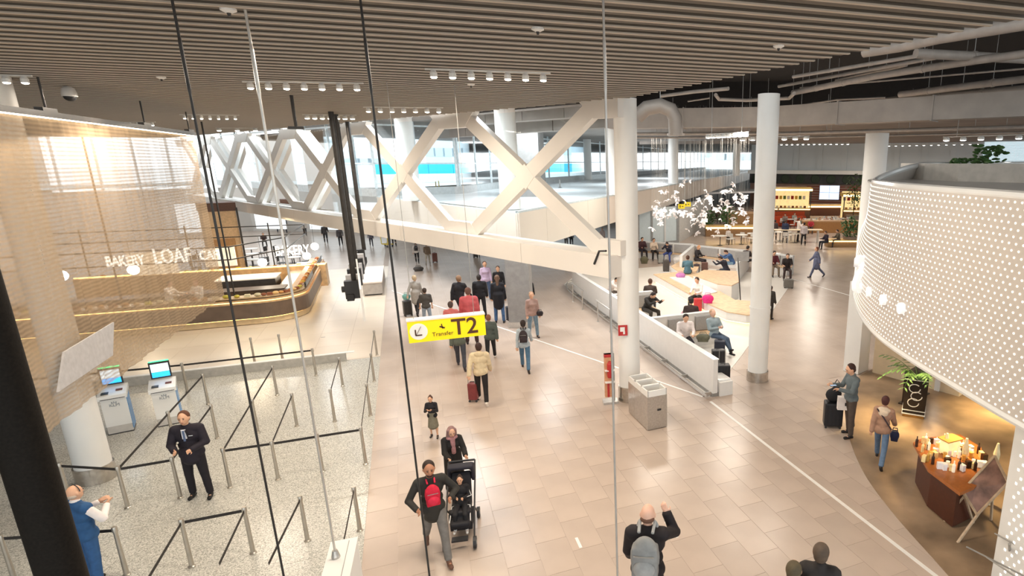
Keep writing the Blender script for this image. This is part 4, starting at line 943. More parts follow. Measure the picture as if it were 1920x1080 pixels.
# display table with bottles, A-frame board, rails
tq = [at(x, y, .85).xy for x, y in ((1712, 830), (1730, 822), (1800, 815), (1840, 840), (1845, 905), (1800, 925), (1740, 880))]
c_ = sum(tq, Vector((0, 0))) / len(tq); t = thing('display_table', 'oval wooden shop table loaded with bottles and boxes', 'table', (c_.x, c_.y, 0))
lt = [v - c_ for v in tq]; obj('top', MB().prism(lt, .80, .86), cm('a4602c', .35), t); obj('body', MB().prism([v * .82 for v in lt], .04, .80), cm('4a2212', .4), t); obj('foot', MB().prism([v * .76 for v in lt], 0, .04), BLACK, t); TB = c_
bt = [MB().lathe((0, 0, 0), [(.03, 0), (.03, .14), (.011, .17), (.011, .22)], 8), MB().box((0, 0, .06), (.10, .07, .12)), MB().lathe((0, 0, 0), [(.035, 0), (.035, .09), (.036, .09), (.036, .11)], 8)]
gm = {}; GC = [cm('fff2d8', .3, emit=.15), cm('3a2418', .3), cm('f4dca0', .3), cm('d8a850', .3), cm('ffffff', .3)]
gl = ['bottle', 'carton', 'jar']; gcol = ['cream', 'dark brown', 'pale yellow', 'amber', 'white']
rt = random.Random(21)
for k in range(70):
    a = rt.uniform(0, 2 * pi); r = sqrt(rt.random()) * .62; d = Vector((cos(a), sin(a))); lim = min(v.length for v in lt) * .95
    p = TB + d * min(r, lim) ; kind = rt.randrange(3); ci = rt.randrange(5); m = GC[ci]
    if (kind, m.name) not in gm: gm[(kind, m.name)] = bt[kind].mesh('bottle' if kind == 0 else ('carton' if kind == 1 else 'jar'), m, False)
    o = link(['bottle', 'carton', 'jar'][kind], gm[(kind, m.name)], None, (p.x, p.y, .86), rt.uniform(0, 3)); tag(o, 'small %s %s among the goods on the oval shop table' % (gcol[ci], gl[kind]), gl[kind], '%s %ss on the shop table' % (gcol[ci], gl[kind]))
t = thing('table_riser', 'bright lit riser block on the oval shop table', 'riser', (TB.x + .1, TB.y + .1, .86)); obj('block', MB().box((0, 0, .15), (.30, .2, .30)), cm('ffe9b0', .4, emit=.3), t); obj('shelf', MB().box((.0, 0, .31), (.4, .26, .02)), cm('c08a40'), t)
for px, py, lb in ((1772, 850, 'slim pointed lamp figure on the shop table, left'), (1808, 860, 'slim pointed lamp figure on the shop table, right'), (1866, 870, 'tall pointed lamp figure behind the sign easel')):
    p = at(px, py, .86); t = thing('table_figure', lb, 'figure', (p.x, p.y, .86 if px < 1850 else 0)); k = 0 if px < 1850 else .86
    obj('body', MB().lathe((0, 0, 0), [(.07, 0), (.05, .05 + k), (.06, .2 + k), (.02, .42 + k)], 10), cm('f4e2b4', .35), t); obj('foot', MB().lathe((0, 0, 0), [(.09, 0), (.08, .03)], 10), cm('a06a28'), t)
a, b, c, d = at(1805, 920, .75), at(1865, 855, 1.25), at(1890, 905, 1.0), at(1832, 965, .45)
p = at(1800, 1010); t = thing('sign_easel', 'wooden easel with brown poster leaning by the shop entrance', 'easel', (p.x, p.y, 0))
obj('poster', MB().quad(a - t.location, d - t.location, c - t.location, b - t.location).quad(a - t.location + Vector((.02, .02, 0)), b - t.location + Vector((.02, .02, 0)), c - t.location + Vector((.02, .02, 0)), d - t.location + Vector((.02, .02, 0))), mat('poster_print', (.22, .12, .09), .5, noise=.6, scale=4), t)
WF = cm('b8a084', .5)
for u, v in ((at(1770, 978), at(1812, 925, .7)), (at(1795, 1018), at(1880, 900, 1.0)), (at(1825, 980, .02), at(1806, 922, .75)), (at(1858, 975, .02), at(1866, 860, 1.2))): obj('leg', MB().beam(u - t.location, v - t.location, .035, .035), WF, t)
for u, v in ((a, b), (b, c), (c, d), (d, a)): obj('frame', MB().beam(u - t.location, v - t.location, .04, .03), WF, t)
t = thing('portal_rails', 'thin grey wire rails in front of the dotted portal', 'railing', (7.2, 4.3, 0))
for (p, q_) in (((1865, 1000), (1930, 1035)), ((1812, 1025), (1930, 1085)), ((1850, 1045), (1925, 1095))):
    u, v = at(*p, .9), at(*q_, .9); obj('rail', MB().tube([u - t.location, v - t.location], .012, 6), GREYM, t)
obj('post', MB().tube([at(1893, 1070, .0) - t.location, at(1893, 1020, .95) - t.location], .02, 6), GREYM, t)
# ------------------------------------------------------------------ far right: food court and back walls
W0, W1, W2 = far(1410, 300, 90), far(1842, 300, 85), far(2020, 300, 84)
def zr(p, r): return z_at(p, r)
pm_ = W0.lerp(W1, .5); zt, zl, zl2, zb_ = zr(pm_, 262), zr(pm_, 320), zr(pm_, 327), zr(pm_, 346)
GW = mat('grey_wall_panel', (.62, .66, .68), .5, noise=.05, scale=.3)
wb_ = struct('wall_back', MB().wall([W0.xy, W1.xy, W2.xy], zl2, 8.6, .4, side=-1), GW)
dW = W1 - W0; nW = Vector((dW.y, -dW.x, 0)).normalized()
for k in range(1, 9):
    c = W0.lerp(W1, k / 9) + nW * .3; obj('pilaster', MB().box((c.x, c.y, (zl2 + 8.6) / 2), (.7, .5, 8.6 - zl2), atan2(dW.y, dW.x)), GW, wb_)
obj('rail', MB().beam((*(W0 + nW * .3).xy, zl + 2.0), (*(W1 + nW * .3).xy, zl + 2.0), .1, .06), GREYM, wb_)
tr3 = struct('trim_3', MB().beam((*(W0 + nW * .8).xy, (zl + zl2) / 2), (*(W1 + nW * .8).xy, (zl + zl2) / 2), 1.6, zl - zl2), WHITE)
band = struct('wall_band', MB().beam((*(W0 + nW * .6).xy, (zb_ + zl2) / 2), (*(W1 + nW * .6).xy, (zb_ + zl2) / 2), .4, zl2 - zb_), mat('dark_band', (.03, .03, .03), .6, noise=.5, scale=1))
for k in range(14):
    c = W0.lerp(W1, (k + .5) / 14) + nW * .85; obj('wreath', MB().lathe((0, 0, 0), [(.5, 0), (.62, .06), (.5, .12)], 14), cm('2f3a2c'), band, loc=(c.x, c.y, (zb_ + zl2) / 2)).rotation_euler = (radians(90), 0, atan2(dW.y, dW.x))
BW = mat('food_court_brown_wall', (.30, .18, .14), .6, noise=.2, scale=.7)
fw = struct('wall_food_court', MB().wall([W0.xy, W1.xy], 0, zb_, .3, side=-1), BW)
for k in range(7):
    z = zb_ - .35 - k * .35; a, b = W0.lerp(W1, .28) + nW * .35, W1 + nW * .35
    obj('slat', MB().beam((*a.xy, z), (*b.xy, z), .1, .12), cm('7a3a28'), fw)
# blinds window at right
lv = struct('window_4', MB().wall([(W1 + nW * .4).xy, (W2 + nW * .4).xy], zr(W1, 305), zr(W1, 303), .2, side=-1), FRM)
for k in range(12):
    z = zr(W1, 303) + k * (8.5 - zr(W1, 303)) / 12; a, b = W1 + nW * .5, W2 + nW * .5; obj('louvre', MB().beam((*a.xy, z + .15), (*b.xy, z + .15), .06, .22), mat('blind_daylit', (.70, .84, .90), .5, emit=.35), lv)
# screens
t = thing('video_wall', 'four-panel bluish video wall on the brown back wall', 'screen', W0.lerp(W1, .42) + nW * 1.0)
c = EYE + ray(1555, 361) * ((W0.lerp(W1, .33) - EYE).length / ray(1555, 361).length) * .95; t.location = c; t.rotation_euler = (0, 0, radians(YAW) - .25)
for i in (0, 1):
    for j in (0, 1): obj('panel', MB().box(((i - .5) * .86 * 1.02, 0, (j - .5) * .62 * 1.03 * 1.0), (.85, .08, .60)), mat('video_glow', hexc('c9dcff'), .3, noise=.04, scale=1.5, emit=.8), t)
obj('frame', MB().box((0, .06, 0), (1.80, .06, 1.34)), BLACK, t); t.scale = (1.45, 1.45, 1.45)
# kiosks, counters, sofas of the food court
def fc_box(px, py, w, d, h, c, lb, nm, cat, glow=None, rz=None):
    p = at(px, py); t = thing(nm, lb, cat, p, radians(YAW) if rz is None else rz)
    obj('body', MB().box((0, 0, h * .45), (w, d, h * .9)), cm(c, .5), t); obj('top', MB().box((0, 0, h * .95), (w + .1, d + .1, h * .1)), cm('d8b070' if glow else 'c8a078', .5), t)
    if glow: obj('glow', MB().box((0, -d / 2 - .03, h * .82), (w, .05, h * .14)), EMY, t)
    return t
def stall(px, py, w, h, c, lb):
    p = at(px, py); t = thing('food_stall', lb, 'stall', p, radians(YAW - 8))
    obj('counter', MB().box((0, -.4, .55), (w, .8, 1.1)), cm(c, .5), t); obj('counter_top', MB().box((0, -.4, 1.12), (w + .1, .9, .06)), cm('f0dca8', .4), t); obj('glow', MB().box((0, -.82, 1.0), (w, .04, .10)), EMY, t)
    obj('back', MB().box((0, 1.3, 1.5), (w, .2, 3.0)), mat('stall_back_painted_glow', (.9, .66, .30), .5, noise=.35, scale=2.5, emit=.55), t); obj('canopy', MB().box((0, .4, h - .2), (w + .3, 2.4, .35)), cm('c8a040', .5), t); obj('canopy_light', MB().box((0, -.82, h - .25), (w + .3, .05, .22)), mat('stall_glow', (1, .8, .35), .4, emit=2.2), t)  # back panel glows to imitate a lit stall interior; no lamp there
    for s in (-1, 1): obj('post', MB().box((s * w / 2, -.7, h / 2), (.1, .1, h)), DARKM, t)
    for i in range(int(w * 2.2)):
        obj('menu_item', MB().box((-w / 2 + .3 + i * .44, 1.15, 2.2), (.32, .05, .4)), [cm('f6efe0', .5), cm('b03a2a'), cm('e8c24a'), cm('6a8a4a')][i % 4], t); obj('goods', MB().box((-w / 2 + .3 + i * .44, -.4, 1.25), (.25, .3, .22)), [cm('c88a4a'), cm('e8dcc0'), cm('8a4a2a')][i % 3], t)
    return t
stall(1480, 408, 4.4, 3.4, '7a5030', 'yellow lit food stall behind the orange sofas'); stall(1603, 412, 2.8, 2.9, '8a6038', 'yellow lit food stall by the dotted drum edge'); fc_box(1548, 404, 4.6, .8, 1.3, '5a3224', 'dark food counter under the video wall', 'food_counter', 'counter', True)
def sofa(px, py, w, c, lb, rz=0):
    p = at(px, py); t = thing('sofa', lb, 'sofa', p, radians(YAW + rz)); m = cm(c, .8)
    obj('seat', MB().box((0, 0, .25), (w, .7, .42)), m, t); obj('backrest', MB().box((0, .32, .6), (w, .18, .75)), m, t)
    for k in range(3): obj('cushion', MB().box((-w / 3 + k * w / 3, -.04, .50), (w / 3.2, .6, .10)), m, t)
    return t
sofa(1462, 424, 4.6, 'b8451e', 'orange sofa at the food court, nearer one'); sofa(1470, 414, 4.6, 'c04c22', 'orange sofa at the food court, farther one', 3)
fc_box(1560, 436, 5.5, .6, 1.1, 'a8743c', 'brown wooden bench back in the food court', 'wood_bench', 'bench'); fc_box(1600, 462, 4.2, 1.0, .55, '9a7a52', 'wooden planter bench with glowing base by the drum edge', 'planter_bench', 'bench', True)
fc_box(1372, 442, 4.6, 1.2, .9, '8a6844', 'wooden planter base behind the petal sculpture', 'planter_bench', 'bench', True); fc_box(1388, 428, 2.4, 1.2, 1.6, 'a27a4c', 'brown wooden kiosk left of the tall lounge column', 'wood_kiosk', 'kiosk')
def shrub(px, py, dist, r, h, lb, pot=True):
    p = at(px, py) if dist is None else far(px, py, dist); t = thing('potted_shrub', lb, 'plant', (p.x, p.y, 0), 0); rr = random.Random(int(px)); q = MB()
    if pot: obj('pot', MB().lathe((0, 0, 0), [(r * .5, 0), (r * .7, .7), (r * .72, .75)], 14), cm('9a8674'), t)
    obj('stem', MB().tube([(0, 0, .6), (0, 0, h * .7)], .05, 6), cm('4a3a28'), t)
    for i in range(130):
        a, b = rr.uniform(0, 6.28), rr.uniform(-1, 1); k = rr.random() ** .4; c = Vector((r * k * cos(a) * sqrt(1 - b * b), r * k * sin(a) * sqrt(1 - b * b), h * .65 + (h * .4) * k * b)); q.ell(tuple(c), (.16, .09, .03), 6, 4, Matrix.Rotation(a, 3, 'Z') @ Matrix.Rotation(rr.uniform(-.9, .9), 3, 'Y'))
    obj('foliage', q, LEAF, t); return t
shrub(1592, 462, None, .75, 2.2, 'potted green shrub in the food court near the drum'); shrub(1362, 440, None, .9, 2.6, 'dark green planting behind the petal sculpture'); shrub(1330, 437, None, .6, 2.0, 'smaller planting behind the petals'); shrub(1602, 375, 66, 1.1, 5.0, 'tall slender tree against the brown wall')
for k, (px, py) in enumerate(((1350, 460), (1390, 458), (1412, 455), (1462, 452), (1490, 455), (1480, 425), (1520, 425), (1535, 428), (1556, 421), (1578, 423), (1500, 430), (1548, 425), (1590, 435))):
    p = at(px, py)
    if k == 0: TF = cafe_table(p.x, p.y, 'white table of the food court', 'food court tables', 'f2ede2', .5); CFc = cafe_chair(p.x + .8, p.y, radians(90), 'white chair of the food court', 'food court chairs', 'e8e2d8')
    else:
        dup(TF, p, 0); dup(CFc, (p.x + .8, p.y - .1, 0), radians(90 + k * 20)); dup(CFc, (p.x - .7, p.y + .3, 0), radians(-90 + k * 13))
# high table
p = at(1490, 455); t = thing('high_table', 'long high table with stools in the food court', 'table', (p.x, p.y, 0), radians(YAW)); obj('top', MB().box((0, 0, 1.02), (4.2, .7, .06)), cm('e6d3b4'), t)
for s in (-1.8, -.6, .6, 1.8): obj('leg', MB().box((s, 0, .5), (.06, .5, 1.0)), WHITE, t)
# yellow hanging gate signs far away
for k, (px, py, lb) in enumerate(((1289, 383, 'far yellow hanging sign behind the petals, right'), (1278, 387, 'far yellow hanging sign behind the petals, left'))):
    p = far(px, py, 40); t = thing('hanging_sign', lb, 'sign', p, radians(YAW)); obj('panel', MB().box((0, 0, 0), (.44, .1, .3)), SYL, t)
    obj('print', MB().box((-.1, -.055, 0), (.06, .01, .16)).box((.06, -.055, 0), (.12, .01, .05)), INK, t)
    for s in (-.18, .18): obj('wire', MB().tube([(s, 0, .15), (s, 0, 8.5 - p.z)], .012, 5), GREYM, t)
# glazed shopfront under the deck by the lounge
g0, g1 = at(1197, 462), at(1270, 455)
gs = struct('window_5', MB().beam((g0.x, g0.y, .1), (g1.x, g1.y, .1), .2, .2), GREYM)
for k in range(4):
    p = g0.lerp(g1, k / 3); obj('mullion', MB().box((p.x, p.y, 1.5), (.14, .14, 2.9)), GREYM if k != 2 else WHITE, gs)
obj('pane', MB().beam((g0.x, g0.y, 1.5), (g1.x, g1.y, 1.5), .02, 2.7), mat('pale_glass_screen', (.66, .74, .75), .2, noise=.03), gs)
struct('wall_under_deck', MB().beam((*at(1270, 455).xy, 1.4), (*at(1330, 420).xy, 1.4), .3, 2.8), mat('grey_under_wall', (.50, .49, .47), .6))
p = at(1262, 452); struct('trim_4', MB().box((p.x, p.y, 1.4), (1.1, .5, 2.8), radians(YAW)), mat('pier_grey', (.44, .43, .42), .5))
# ------------------------------------------------------------------ hanging petal sculpture
cS = far(1322, 388, 27.0); t = thing('petal_sculpture', 'cloud of white petal flowers hanging in front of the deck', 'sculpture', cS)
PET = mat('white_petal', (.74, .70, .70), .5, noise=.02)
def flower(n, s, seed):
    r = random.Random(seed); q = MB()
    for k in range(n):
        a = k * 6.28 / n + r.uniform(-.3, .3); tilt = r.uniform(.2, .9); Mx = Matrix.Rotation(a, 3, 'Z') @ Matrix.Rotation(tilt, 3, 'Y')
        c = Mx @ Vector((s * .55, 0, s * .2)); q.ell(tuple(c), (s * .6, s * .34, s * .07), 8, 5, Mx)
    return q.mesh('flower', PET, True)
fms = [flower(n, s, i) for i, (n, s) in enumerate(((3, .11), (4, .13), (5, .14), (2, .13), (5, .17)))]
rs = random.Random(17); wires = MB(); cnt = 0
while cnt < 125:
    px = rs.uniform(1222, 1408); u = (px - 1315) / 95; yc = 392 - 8 * u; py = yc + rs.gauss(0, 25) * (1 - .35 * abs(u))
    if not 338 < py < 446: continue
    dst = 27 + rs.uniform(-1.6, 1.6); p = far(px, py, dst) - cS
    o = link('flower', fms[rs.randrange(5)], t, p); o.rotation_euler = (rs.uniform(-1, 1), rs.uniform(-1, 1), rs.uniform(0, 6)); cnt += 1
    wires.tube([p, Vector((p.x, p.y, 8.5 - cS.z))], .0025, 3, cap=False)
o = obj('suspension_wires', wires, GREYM, t); o['kind'] = 'stuff'
# ------------------------------------------------------------------ people
JOBS = []; LIB = {}
def job(name, mb, m, parent, voxel, smooth=3, key=None):
    """closed overlapping shapes are fused into one continuous skin by a voxel remesh (applied below)"""
    if key and key in LIB:
        o = link(name, LIB[key][0].data, parent); LIB[key].append(o); o['pending'] = 1
    else:
        me = mb.mesh(name, m); o = link(name, me, parent)
        r = o.modifiers.new('fuse', 'REMESH'); r.mode = 'VOXEL'; r.voxel_size = voxel; r.use_smooth_shade = True
        s = o.modifiers.new('relax', 'SMOOTH'); s.factor = .5; s.iterations = smooth
        JOBS.append(o)
        if key: LIB[key] = [o]
    if key:
        o.material_slots[0].link = 'OBJECT'; o.material_slots[0].material = m
    return o
def finish_jobs():
    dg = bpy.context.evaluated_depsgraph_get()
    done = [(o, bpy.data.meshes.new_from_object(o.evaluated_get(dg))) for o in JOBS]
    new = {}
    for o, me in done:
        me.name = o.name; me.polygons.foreach_set('use_smooth', [True] * len(me.polygons)); o.modifiers.clear()
        mats_ = [s.material for s in o.material_slots]; links_ = [s.link for s in o.material_slots]
        o.data = me
        if not me.materials: me.materials.append(None)
        for s, mm, lk in zip(o.material_slots, mats_, links_): s.link = lk; s.material = mm
    for k, lst in LIB.items():
        me = lst[0].data
        for o in lst[1:]:
            mm = o.material_slots[0].material; o.data = me; o.material_slots[0].link = 'OBJECT'; o.material_slots[0].material = mm
            if 'pending' in o: del o['pending']

def dirv(flex, side=0.0):
    return Vector((side, sin(radians(flex)), -cos(radians(flex)))).normalized()
POSES = dict(
  stand=dict(L=(3, 4, 3), R=(-3, 4, 2), aL=(4, 8, 12, 0), aR=(2, 8, 14, 0)),
  walk=dict(L=(26, 2, 8), R=(-20, 2, 22), aL=(-22, 7, 14, 0), aR=(22, 7, 22, 0), lean=4),
  walk2=dict(L=(-18, 2, 24), R=(24, 2, 6), aL=(24, 6, 20, 0), aR=(-18, 8, 12, 0), lean=4),
  phone=dict(L=(2, 4, 2), R=(-3, 4, 4), aL=(22, 6, 82, 18), aR=(24, 6, 80, 18), head=24),
  clasp=dict(L=(4, 5, 6), R=(-4, 5, 2), aL=(12, 14, 72, 40), aR=(12, 14, 72, 40), head=4),
  cross=dict(L=(3, 4, 3), R=(-3, 4, 2), aL=(28, 12, 98, 62), aR=(26, 12, 92, 62)),
  pull=dict(L=(20, 2, 6), R=(-16, 2, 18), aL=(-26, 14, 6, 0), aR=(12, 7, 16, 0), lean=3),
  push=dict(L=(10, 3, 8), R=(-12, 3, 14), aL=(36, 8, 46, 10), aR=(36, 8, 46, 10), lean=8, head=10),
  hip=dict(L=(26, 2, 8), R=(-18, 2, 24), aL=(6, 44, 86, 50), aR=(10, 34, 70, 35), lean=2, head=6),
  hold=dict(L=(3, 3, 3), R=(-4, 3, 4), aL=(20, 10, 105, 40), aR=(20, 10, 105, 40), head=8),
  sit=dict(L=(86, 6, 84), R=(88, 6, 86), aL=(24, 8, 62, 20), aR=(24, 8, 62, 20), head=22, lean=6),
  sitback=dict(L=(84, 4, 62), R=(90, -6, 40), aL=(30, 8, 90, 55), aR=(30, 8, 84, 55), head=6, lean=-12),
  sitlean=dict(L=(84, 10, 80), R=(86, 10, 88), aL=(52, 8, 60, 20), aR=(52, 8, 60, 20), head=30, lean=26),
  wave=dict(L=(10, 3, 6), R=(-8, 3, 8), aL=(10, 8, 30, 0), aR=(60, 20, 120, 30), head=6),
  kid=dict(L=(70, 6, 60), R=(72, 6, 66), aL=(26, 8, 86, 40), aR=(26, 8, 86, 40), head=18, lean=-20))
def skeleton(pose, female=False):
    P = dict(POSES[pose]); lean = P.get('lean', 0); J = {}
    up = Vector((0, sin(radians(lean)), cos(radians(lean)))); fw = Vector((0, cos(radians(lean)), -sin(radians(lean))))
    J['up'] = up; J['fw'] = fw; J['pel'] = Vector((0, 0, 0)); J['wai'] = up * .14; J['che'] = up * .33; J['nek'] = up * .50
    hd = radians(lean + P.get('head', 0)); hu = Vector((0, sin(hd), cos(hd))); hf = Vector((0, cos(hd), -sin(hd)))
    J['hu'] = hu; J['hf'] = hf; J['head'] = J['nek'] + up * .045 + hu * .125 + hf * .018
    sw = .178 if not female else .155
    for s, k in ((-1, 'L'), (1, 'R')):
        fl_, ab, kn = P[k]; hip = Vector((s * .085, 0, -.03)); td = dirv(fl_, s * sin(radians(ab))); kne = hip + td * .43
        sd = dirv(fl_ - kn, s * sin(radians(ab)) * .5); ank = kne + sd * .42; fa = fl_ - kn
        ft = Vector((s * .12, 1, -.0)).normalized(); 
        if fa < -25: ft = Vector((s * .1, .6, -.8)).normalized()
        elif fa > 25: ft = Vector((s * .1, .8, .55)).normalized()
        J[k + 'hip'], J[k + 'kne'], J[k + 'ank'], J[k + 'ft'] = hip, kne, ank, ft
        fa_, ab, el, inw = P['a' + k]; sh = up * .445 + Vector((s * sw, 0, 0)); ud = (dirv(fa_ + lean * .3, s * sin(radians(ab)))); elb = sh + ud * .28
        fd = dirv(fa_ + lean * .3 + el, s * sin(radians(ab)) * .4 - s * sin(radians(inw)) * 1.0); wri = elb + fd * .245
        J[k + 'sh'], J[k + 'elb'], J[k + 'wri'], J[k + 'fd'] = sh, elb, wri, fd
    low = min((J[k + 'ank'] - Vector((0, 0, .085 if J[k + 'ft'].z > -.5 else .16))).z for k in 'LR')
    off = Vector((0, 0, -low))
    for k, v in J.items():
        if k in ('up', 'fw', 'hu', 'hf') or k[1:] in ('ft', 'fd'): continue
        J[k] = v + off
    return J
def hand_shape(q, w, fd, s, fw):
    side = fd.cross(fw); side = side.normalized() if side.length > .05 else Vector((1, 0, 0))
    nrm = side.cross(fd).normalized()
    q.cap(w, w + fd * .05, .026, .030, 8); q.cap(w + fd * .035 + side * .018, w + fd * .08 + side * .022, .016, .015, 6); q.cap(w + fd * .035 - side * .018, w + fd * .08 - side * .022, .016, .015, 6)
    for i, L in enumerate((.060, .075, .070, .052)):
        o = side * (-.030 + .020 * i); a = w + fd * .085 + o; b = a + (fd * .8 + nrm * .35).normalized() * L * .55; c = b + (fd * .45 + nrm * .8).normalized() * L * .5
        q.cap(a, b, .0095, .009, 6); q.cap(b, c, .009, .0075, 6)
    a = w + fd * .03 - side * .03; b = a + (fd * .6 - side * .6 + nrm * .3).normalized() * .04; q.cap(a, b, .012, .0105, 6); q.cap(b, b + (fd * .9 + nrm * .4).normalized() * .03, .0105, .008, 6)
def head_mat(J): 
    x = J['hf'].cross(J['hu']).normalized(); return Matrix((x, J['hf'], J['hu'])).transposed()
SKIN = {'a': cm('d9a98a', .55, noise=.05), 'b': cm('b98263', .55, noise=.05), 'c': cm('8a5a40', .55, noise=.05), 'p': cm('e2b49c', .55, noise=.05)}
def person(px, py, label, top='333333', legs='222222', shoes='1a1a1a', hair='2a1c14', skin='a', pose='stand', rel=0.0, head_row=None, h=1.75, female=False, q='mid', style=(), loc=None, seat_z=None, sleeve=1.0, extra=None, cat='person', rz=None):
    """px,py = foot position in the photo frame (or a seat position at height seat_z)"""
    p = Vector(loc) if loc is not None else at(px, py, seat_z or 0.0)
    if head_row is not None: h = max(1.0, min(2.05, z_at(p, head_row)))
    vox = {'near': .0105, 'mid': .017, 'far': .028}[q]; sc = h / 1.75
    face = to_cam(p) + radians(rel) if rz is None else rz
    t = thing('person', label, cat, (p.x, p.y, 0), face - pi / 2); wd = 1.08 if seat_z is None else 1.12; t.scale = (sc * wd, sc * wd, sc)
    J = skeleton(pose, female)
    if seat_z is not None:
        t.location.z = max(0.0, seat_z + .02 - (J['pel'].z - .11) * sc)
        if q != 'near' and t.location.z < .06: t.location.z = 0
    st = set(style); HM = head_mat(J); x_ = HM.col[0]
    K = lambda n: None if q == 'near' else (n, pose, female, q, round(sleeve, 1), tuple(sorted(st & {'coat', 'hood', 'bulky', 'skirt', 'long', 'shorts', 'slim'})))
    hd = J['head']; bulk = .026 if 'bulky' in st else .015; wf = .92 if female else 1.0
    # body: one continuous skin
    b = MB(); b.ell(hd, (.076, .095, .117), 16, 12, HM); b.ell(hd - J['hu'] * .058 + J['hf'] * .027, (.055, .066, .058), 12, 8, HM)
    b.cap(hd + J['hf'] * .092 + J['hu'] * .012, hd + J['hf'] * .108 - J['hu'] * .022, .008, .013, 8)
    for s in (-1, 1): b.ell(hd + x_ * s * .077 - J['hu'] * .005 - J['hf'] * .005, (.012, .02, .03), 8, 6, HM)
    b.cap(J['nek'] - J['up'] * .04, hd - J['hu'] * .05, .055 * wf, .050 * wf, 12)
    def torso(q_, inf):
        q_.ell(J['pel'], (.160 * (1.0 if not female else 1.02) + inf, .112 + inf, .12), 14, 10); q_.cap(J['pel'] + J['up'] * .02, J['wai'] + J['up'] * .04, .118 * wf + inf, .112 * wf + inf, 14)
        q_.ell(J['wai'], ((.145 if not female else .125) + inf, .103 + inf, .12), 14, 10); q_.ell(J['che'], (.166 * wf + inf, .115 + inf, .17), 14, 10)
        q_.cap(J['Lsh'] + Vector((.03, 0, 0)), J['Rsh'] - Vector((.03, 0, 0)), .068 * wf + inf, .068 * wf + inf, 12); q_.cap(J['Lsh'] * .5 + J['Rsh'] * .5, J['nek'], .075 + inf, .058 + inf * .6, 12)
        if female: q_.ell(J['che'] + J['fw'] * .075, (.12 + inf, .06 + inf, .075), 12, 8)
    def arm(q_, s, inf, frac):
        q_.cap(J[s + 'sh'], J[s + 'elb'], .050 * wf + inf, .041 * wf + inf * 1.1, 10)
        if frac > .5: q_.cap(J[s + 'elb'], J[s + 'elb'].lerp(J[s + 'wri'], min(1, (frac - .5) * 2)), .040 * wf + inf, .031 + inf * 1.1, 10)
    def leg(q_, s, inf, frac=1.0):
        q_.cap(J[s + 'hip'], J[s + 'kne'], .084 * wf + inf, .056 + inf, 12)
        if frac > .5: q_.cap(J[s + 'kne'], J[s + 'kne'].lerp(J[s + 'ank'], (frac - .5) * 2), .055 + inf, .038 + inf * 1.5, 10); q_.cap(J[s + 'kne'] - J['fw'] * .012, J[s + 'kne'].lerp(J[s + 'ank'], .42) - J['fw'] * .02, .045, .055 + inf * .4, 10)
    torso(b, -.012)
    for s in 'LR':
        arm(b, s, -.004, 1.0); hand_shape(b, J[s + 'wri'], J[s + 'fd'], s, J['fw']); leg(b, s, -.006)
        b.cap(J[s + 'ank'] - Vector((0, 0, .03)), J[s + 'ank'] - Vector((0, 0, .05)) + J[s + 'ft'] * .12, .034, .026, 8)
    kb = None if q == 'near' else ('body', pose, female, q)
    job('body', b, SKIN[skin], t, vox, 2 if q == 'near' else 1, kb)
    # garments
    g = MB(); torso(g, bulk)
    for s in 'LR': 
        if sleeve > 0: arm(g, s, bulk, sleeve)
    if 'coat' in st or 'long' in st:
        zlow = J['pel'] - Vector((0, 0, .30 if 'coat' in st else .72)); zlow.y += .02; g.cap(J['pel'] + Vector((0, 0, .05)), zlow, .17 + bulk, .19 if 'coat' in st else .23, 16)
    else: g.cap(J['pel'] + Vector((-.05, 0, -.02)), J['pel'] + Vector((.05, 0, -.02)), .115 + bulk, .115 + bulk, 12)
    if 'hood' in st: g.ell(J['nek'] - J['fw'] * .085 + J['up'] * .0, (.12, .07, .085), 12, 8)
    job('top', g, cm(top, .8, noise=.10), t, vox * 1.25, 3, K('top'))
    if 'skirt' in st:
        g = MB(); g.cap(J['pel'] + Vector((0, 0, .04)), J['pel'] - Vector((0, 0, .42)), .135, .20, 16); job('skirt', g, cm(legs, .8), t, vox * 1.3, 2, K('skirt'))
    else:
        g = MB(); g.ell(J['pel'], (.165 + .008, .120, .125), 14, 10); i_ = .014 if 'slim' not in st else .006
        for s in 'LR': leg(g, s, i_, .62 if 'shorts' in st else .96)
        job('trousers', g, cm(legs, .8, noise=.14), t, vox * 1.25, 2, K('trousers'))
    for s in 'LR':
        g = MB(); a = J[s + 'ank']; f_ = J[s + 'ft']; z = Vector((0, 0, 1)); bs = a - z * .052
        g.cap(bs - f_ * .035, bs + f_ * .13, .036, .036, 10); g.cap(a - z * .005, bs + f_ * .05, .042, .040, 10); g.cap(bs - f_ * .035 - z * .012, bs + f_ * .135 - z * .014, .028, .026, 8)
        job('shoe', g, cm(shoes, .6), t, vox * 1.1, 1, K('shoe' + s))
    # hair
    if 'bald' not in st:
        g = MB(); g.ell(hd - J['hf'] * .028 + J['hu'] * .028, (.086, .092, .106), 16, 12, HM); g.ell(hd - J['hf'] * .035 - J['hu'] * .03, (.076, .070, .075), 12, 8, HM)
        if 'longhair' in st or 'scarf' in st: g.cap(hd - J['hf'] * .065 - J['hu'] * .02, hd - J['hf'] * .085 - J['hu'] * .23, .065, .050, 12)
        if 'ponytail' in st: g.cap(hd - J['hf'] * .10 + J['hu'] * .02, hd - J['hf'] * .12 - J['hu'] * .16, .026, .02, 10)
        if 'scarf' in st:
            for s in (-1, 1): g.cap(hd + x_ * s * .055 + J['hu'] * .05, hd + x_ * s * .06 - J['hu'] * .15, .05, .06, 10)
        if 'bun' in st: g.ell(hd + J['hu'] * .12 - J['hf'] * .05, (.045, .045, .04), 10, 8)
        if 'beard' in st: g.ell(hd - J['hu'] * .075 + J['hf'] * .045, (.052, .052, .045), 12, 8, HM)
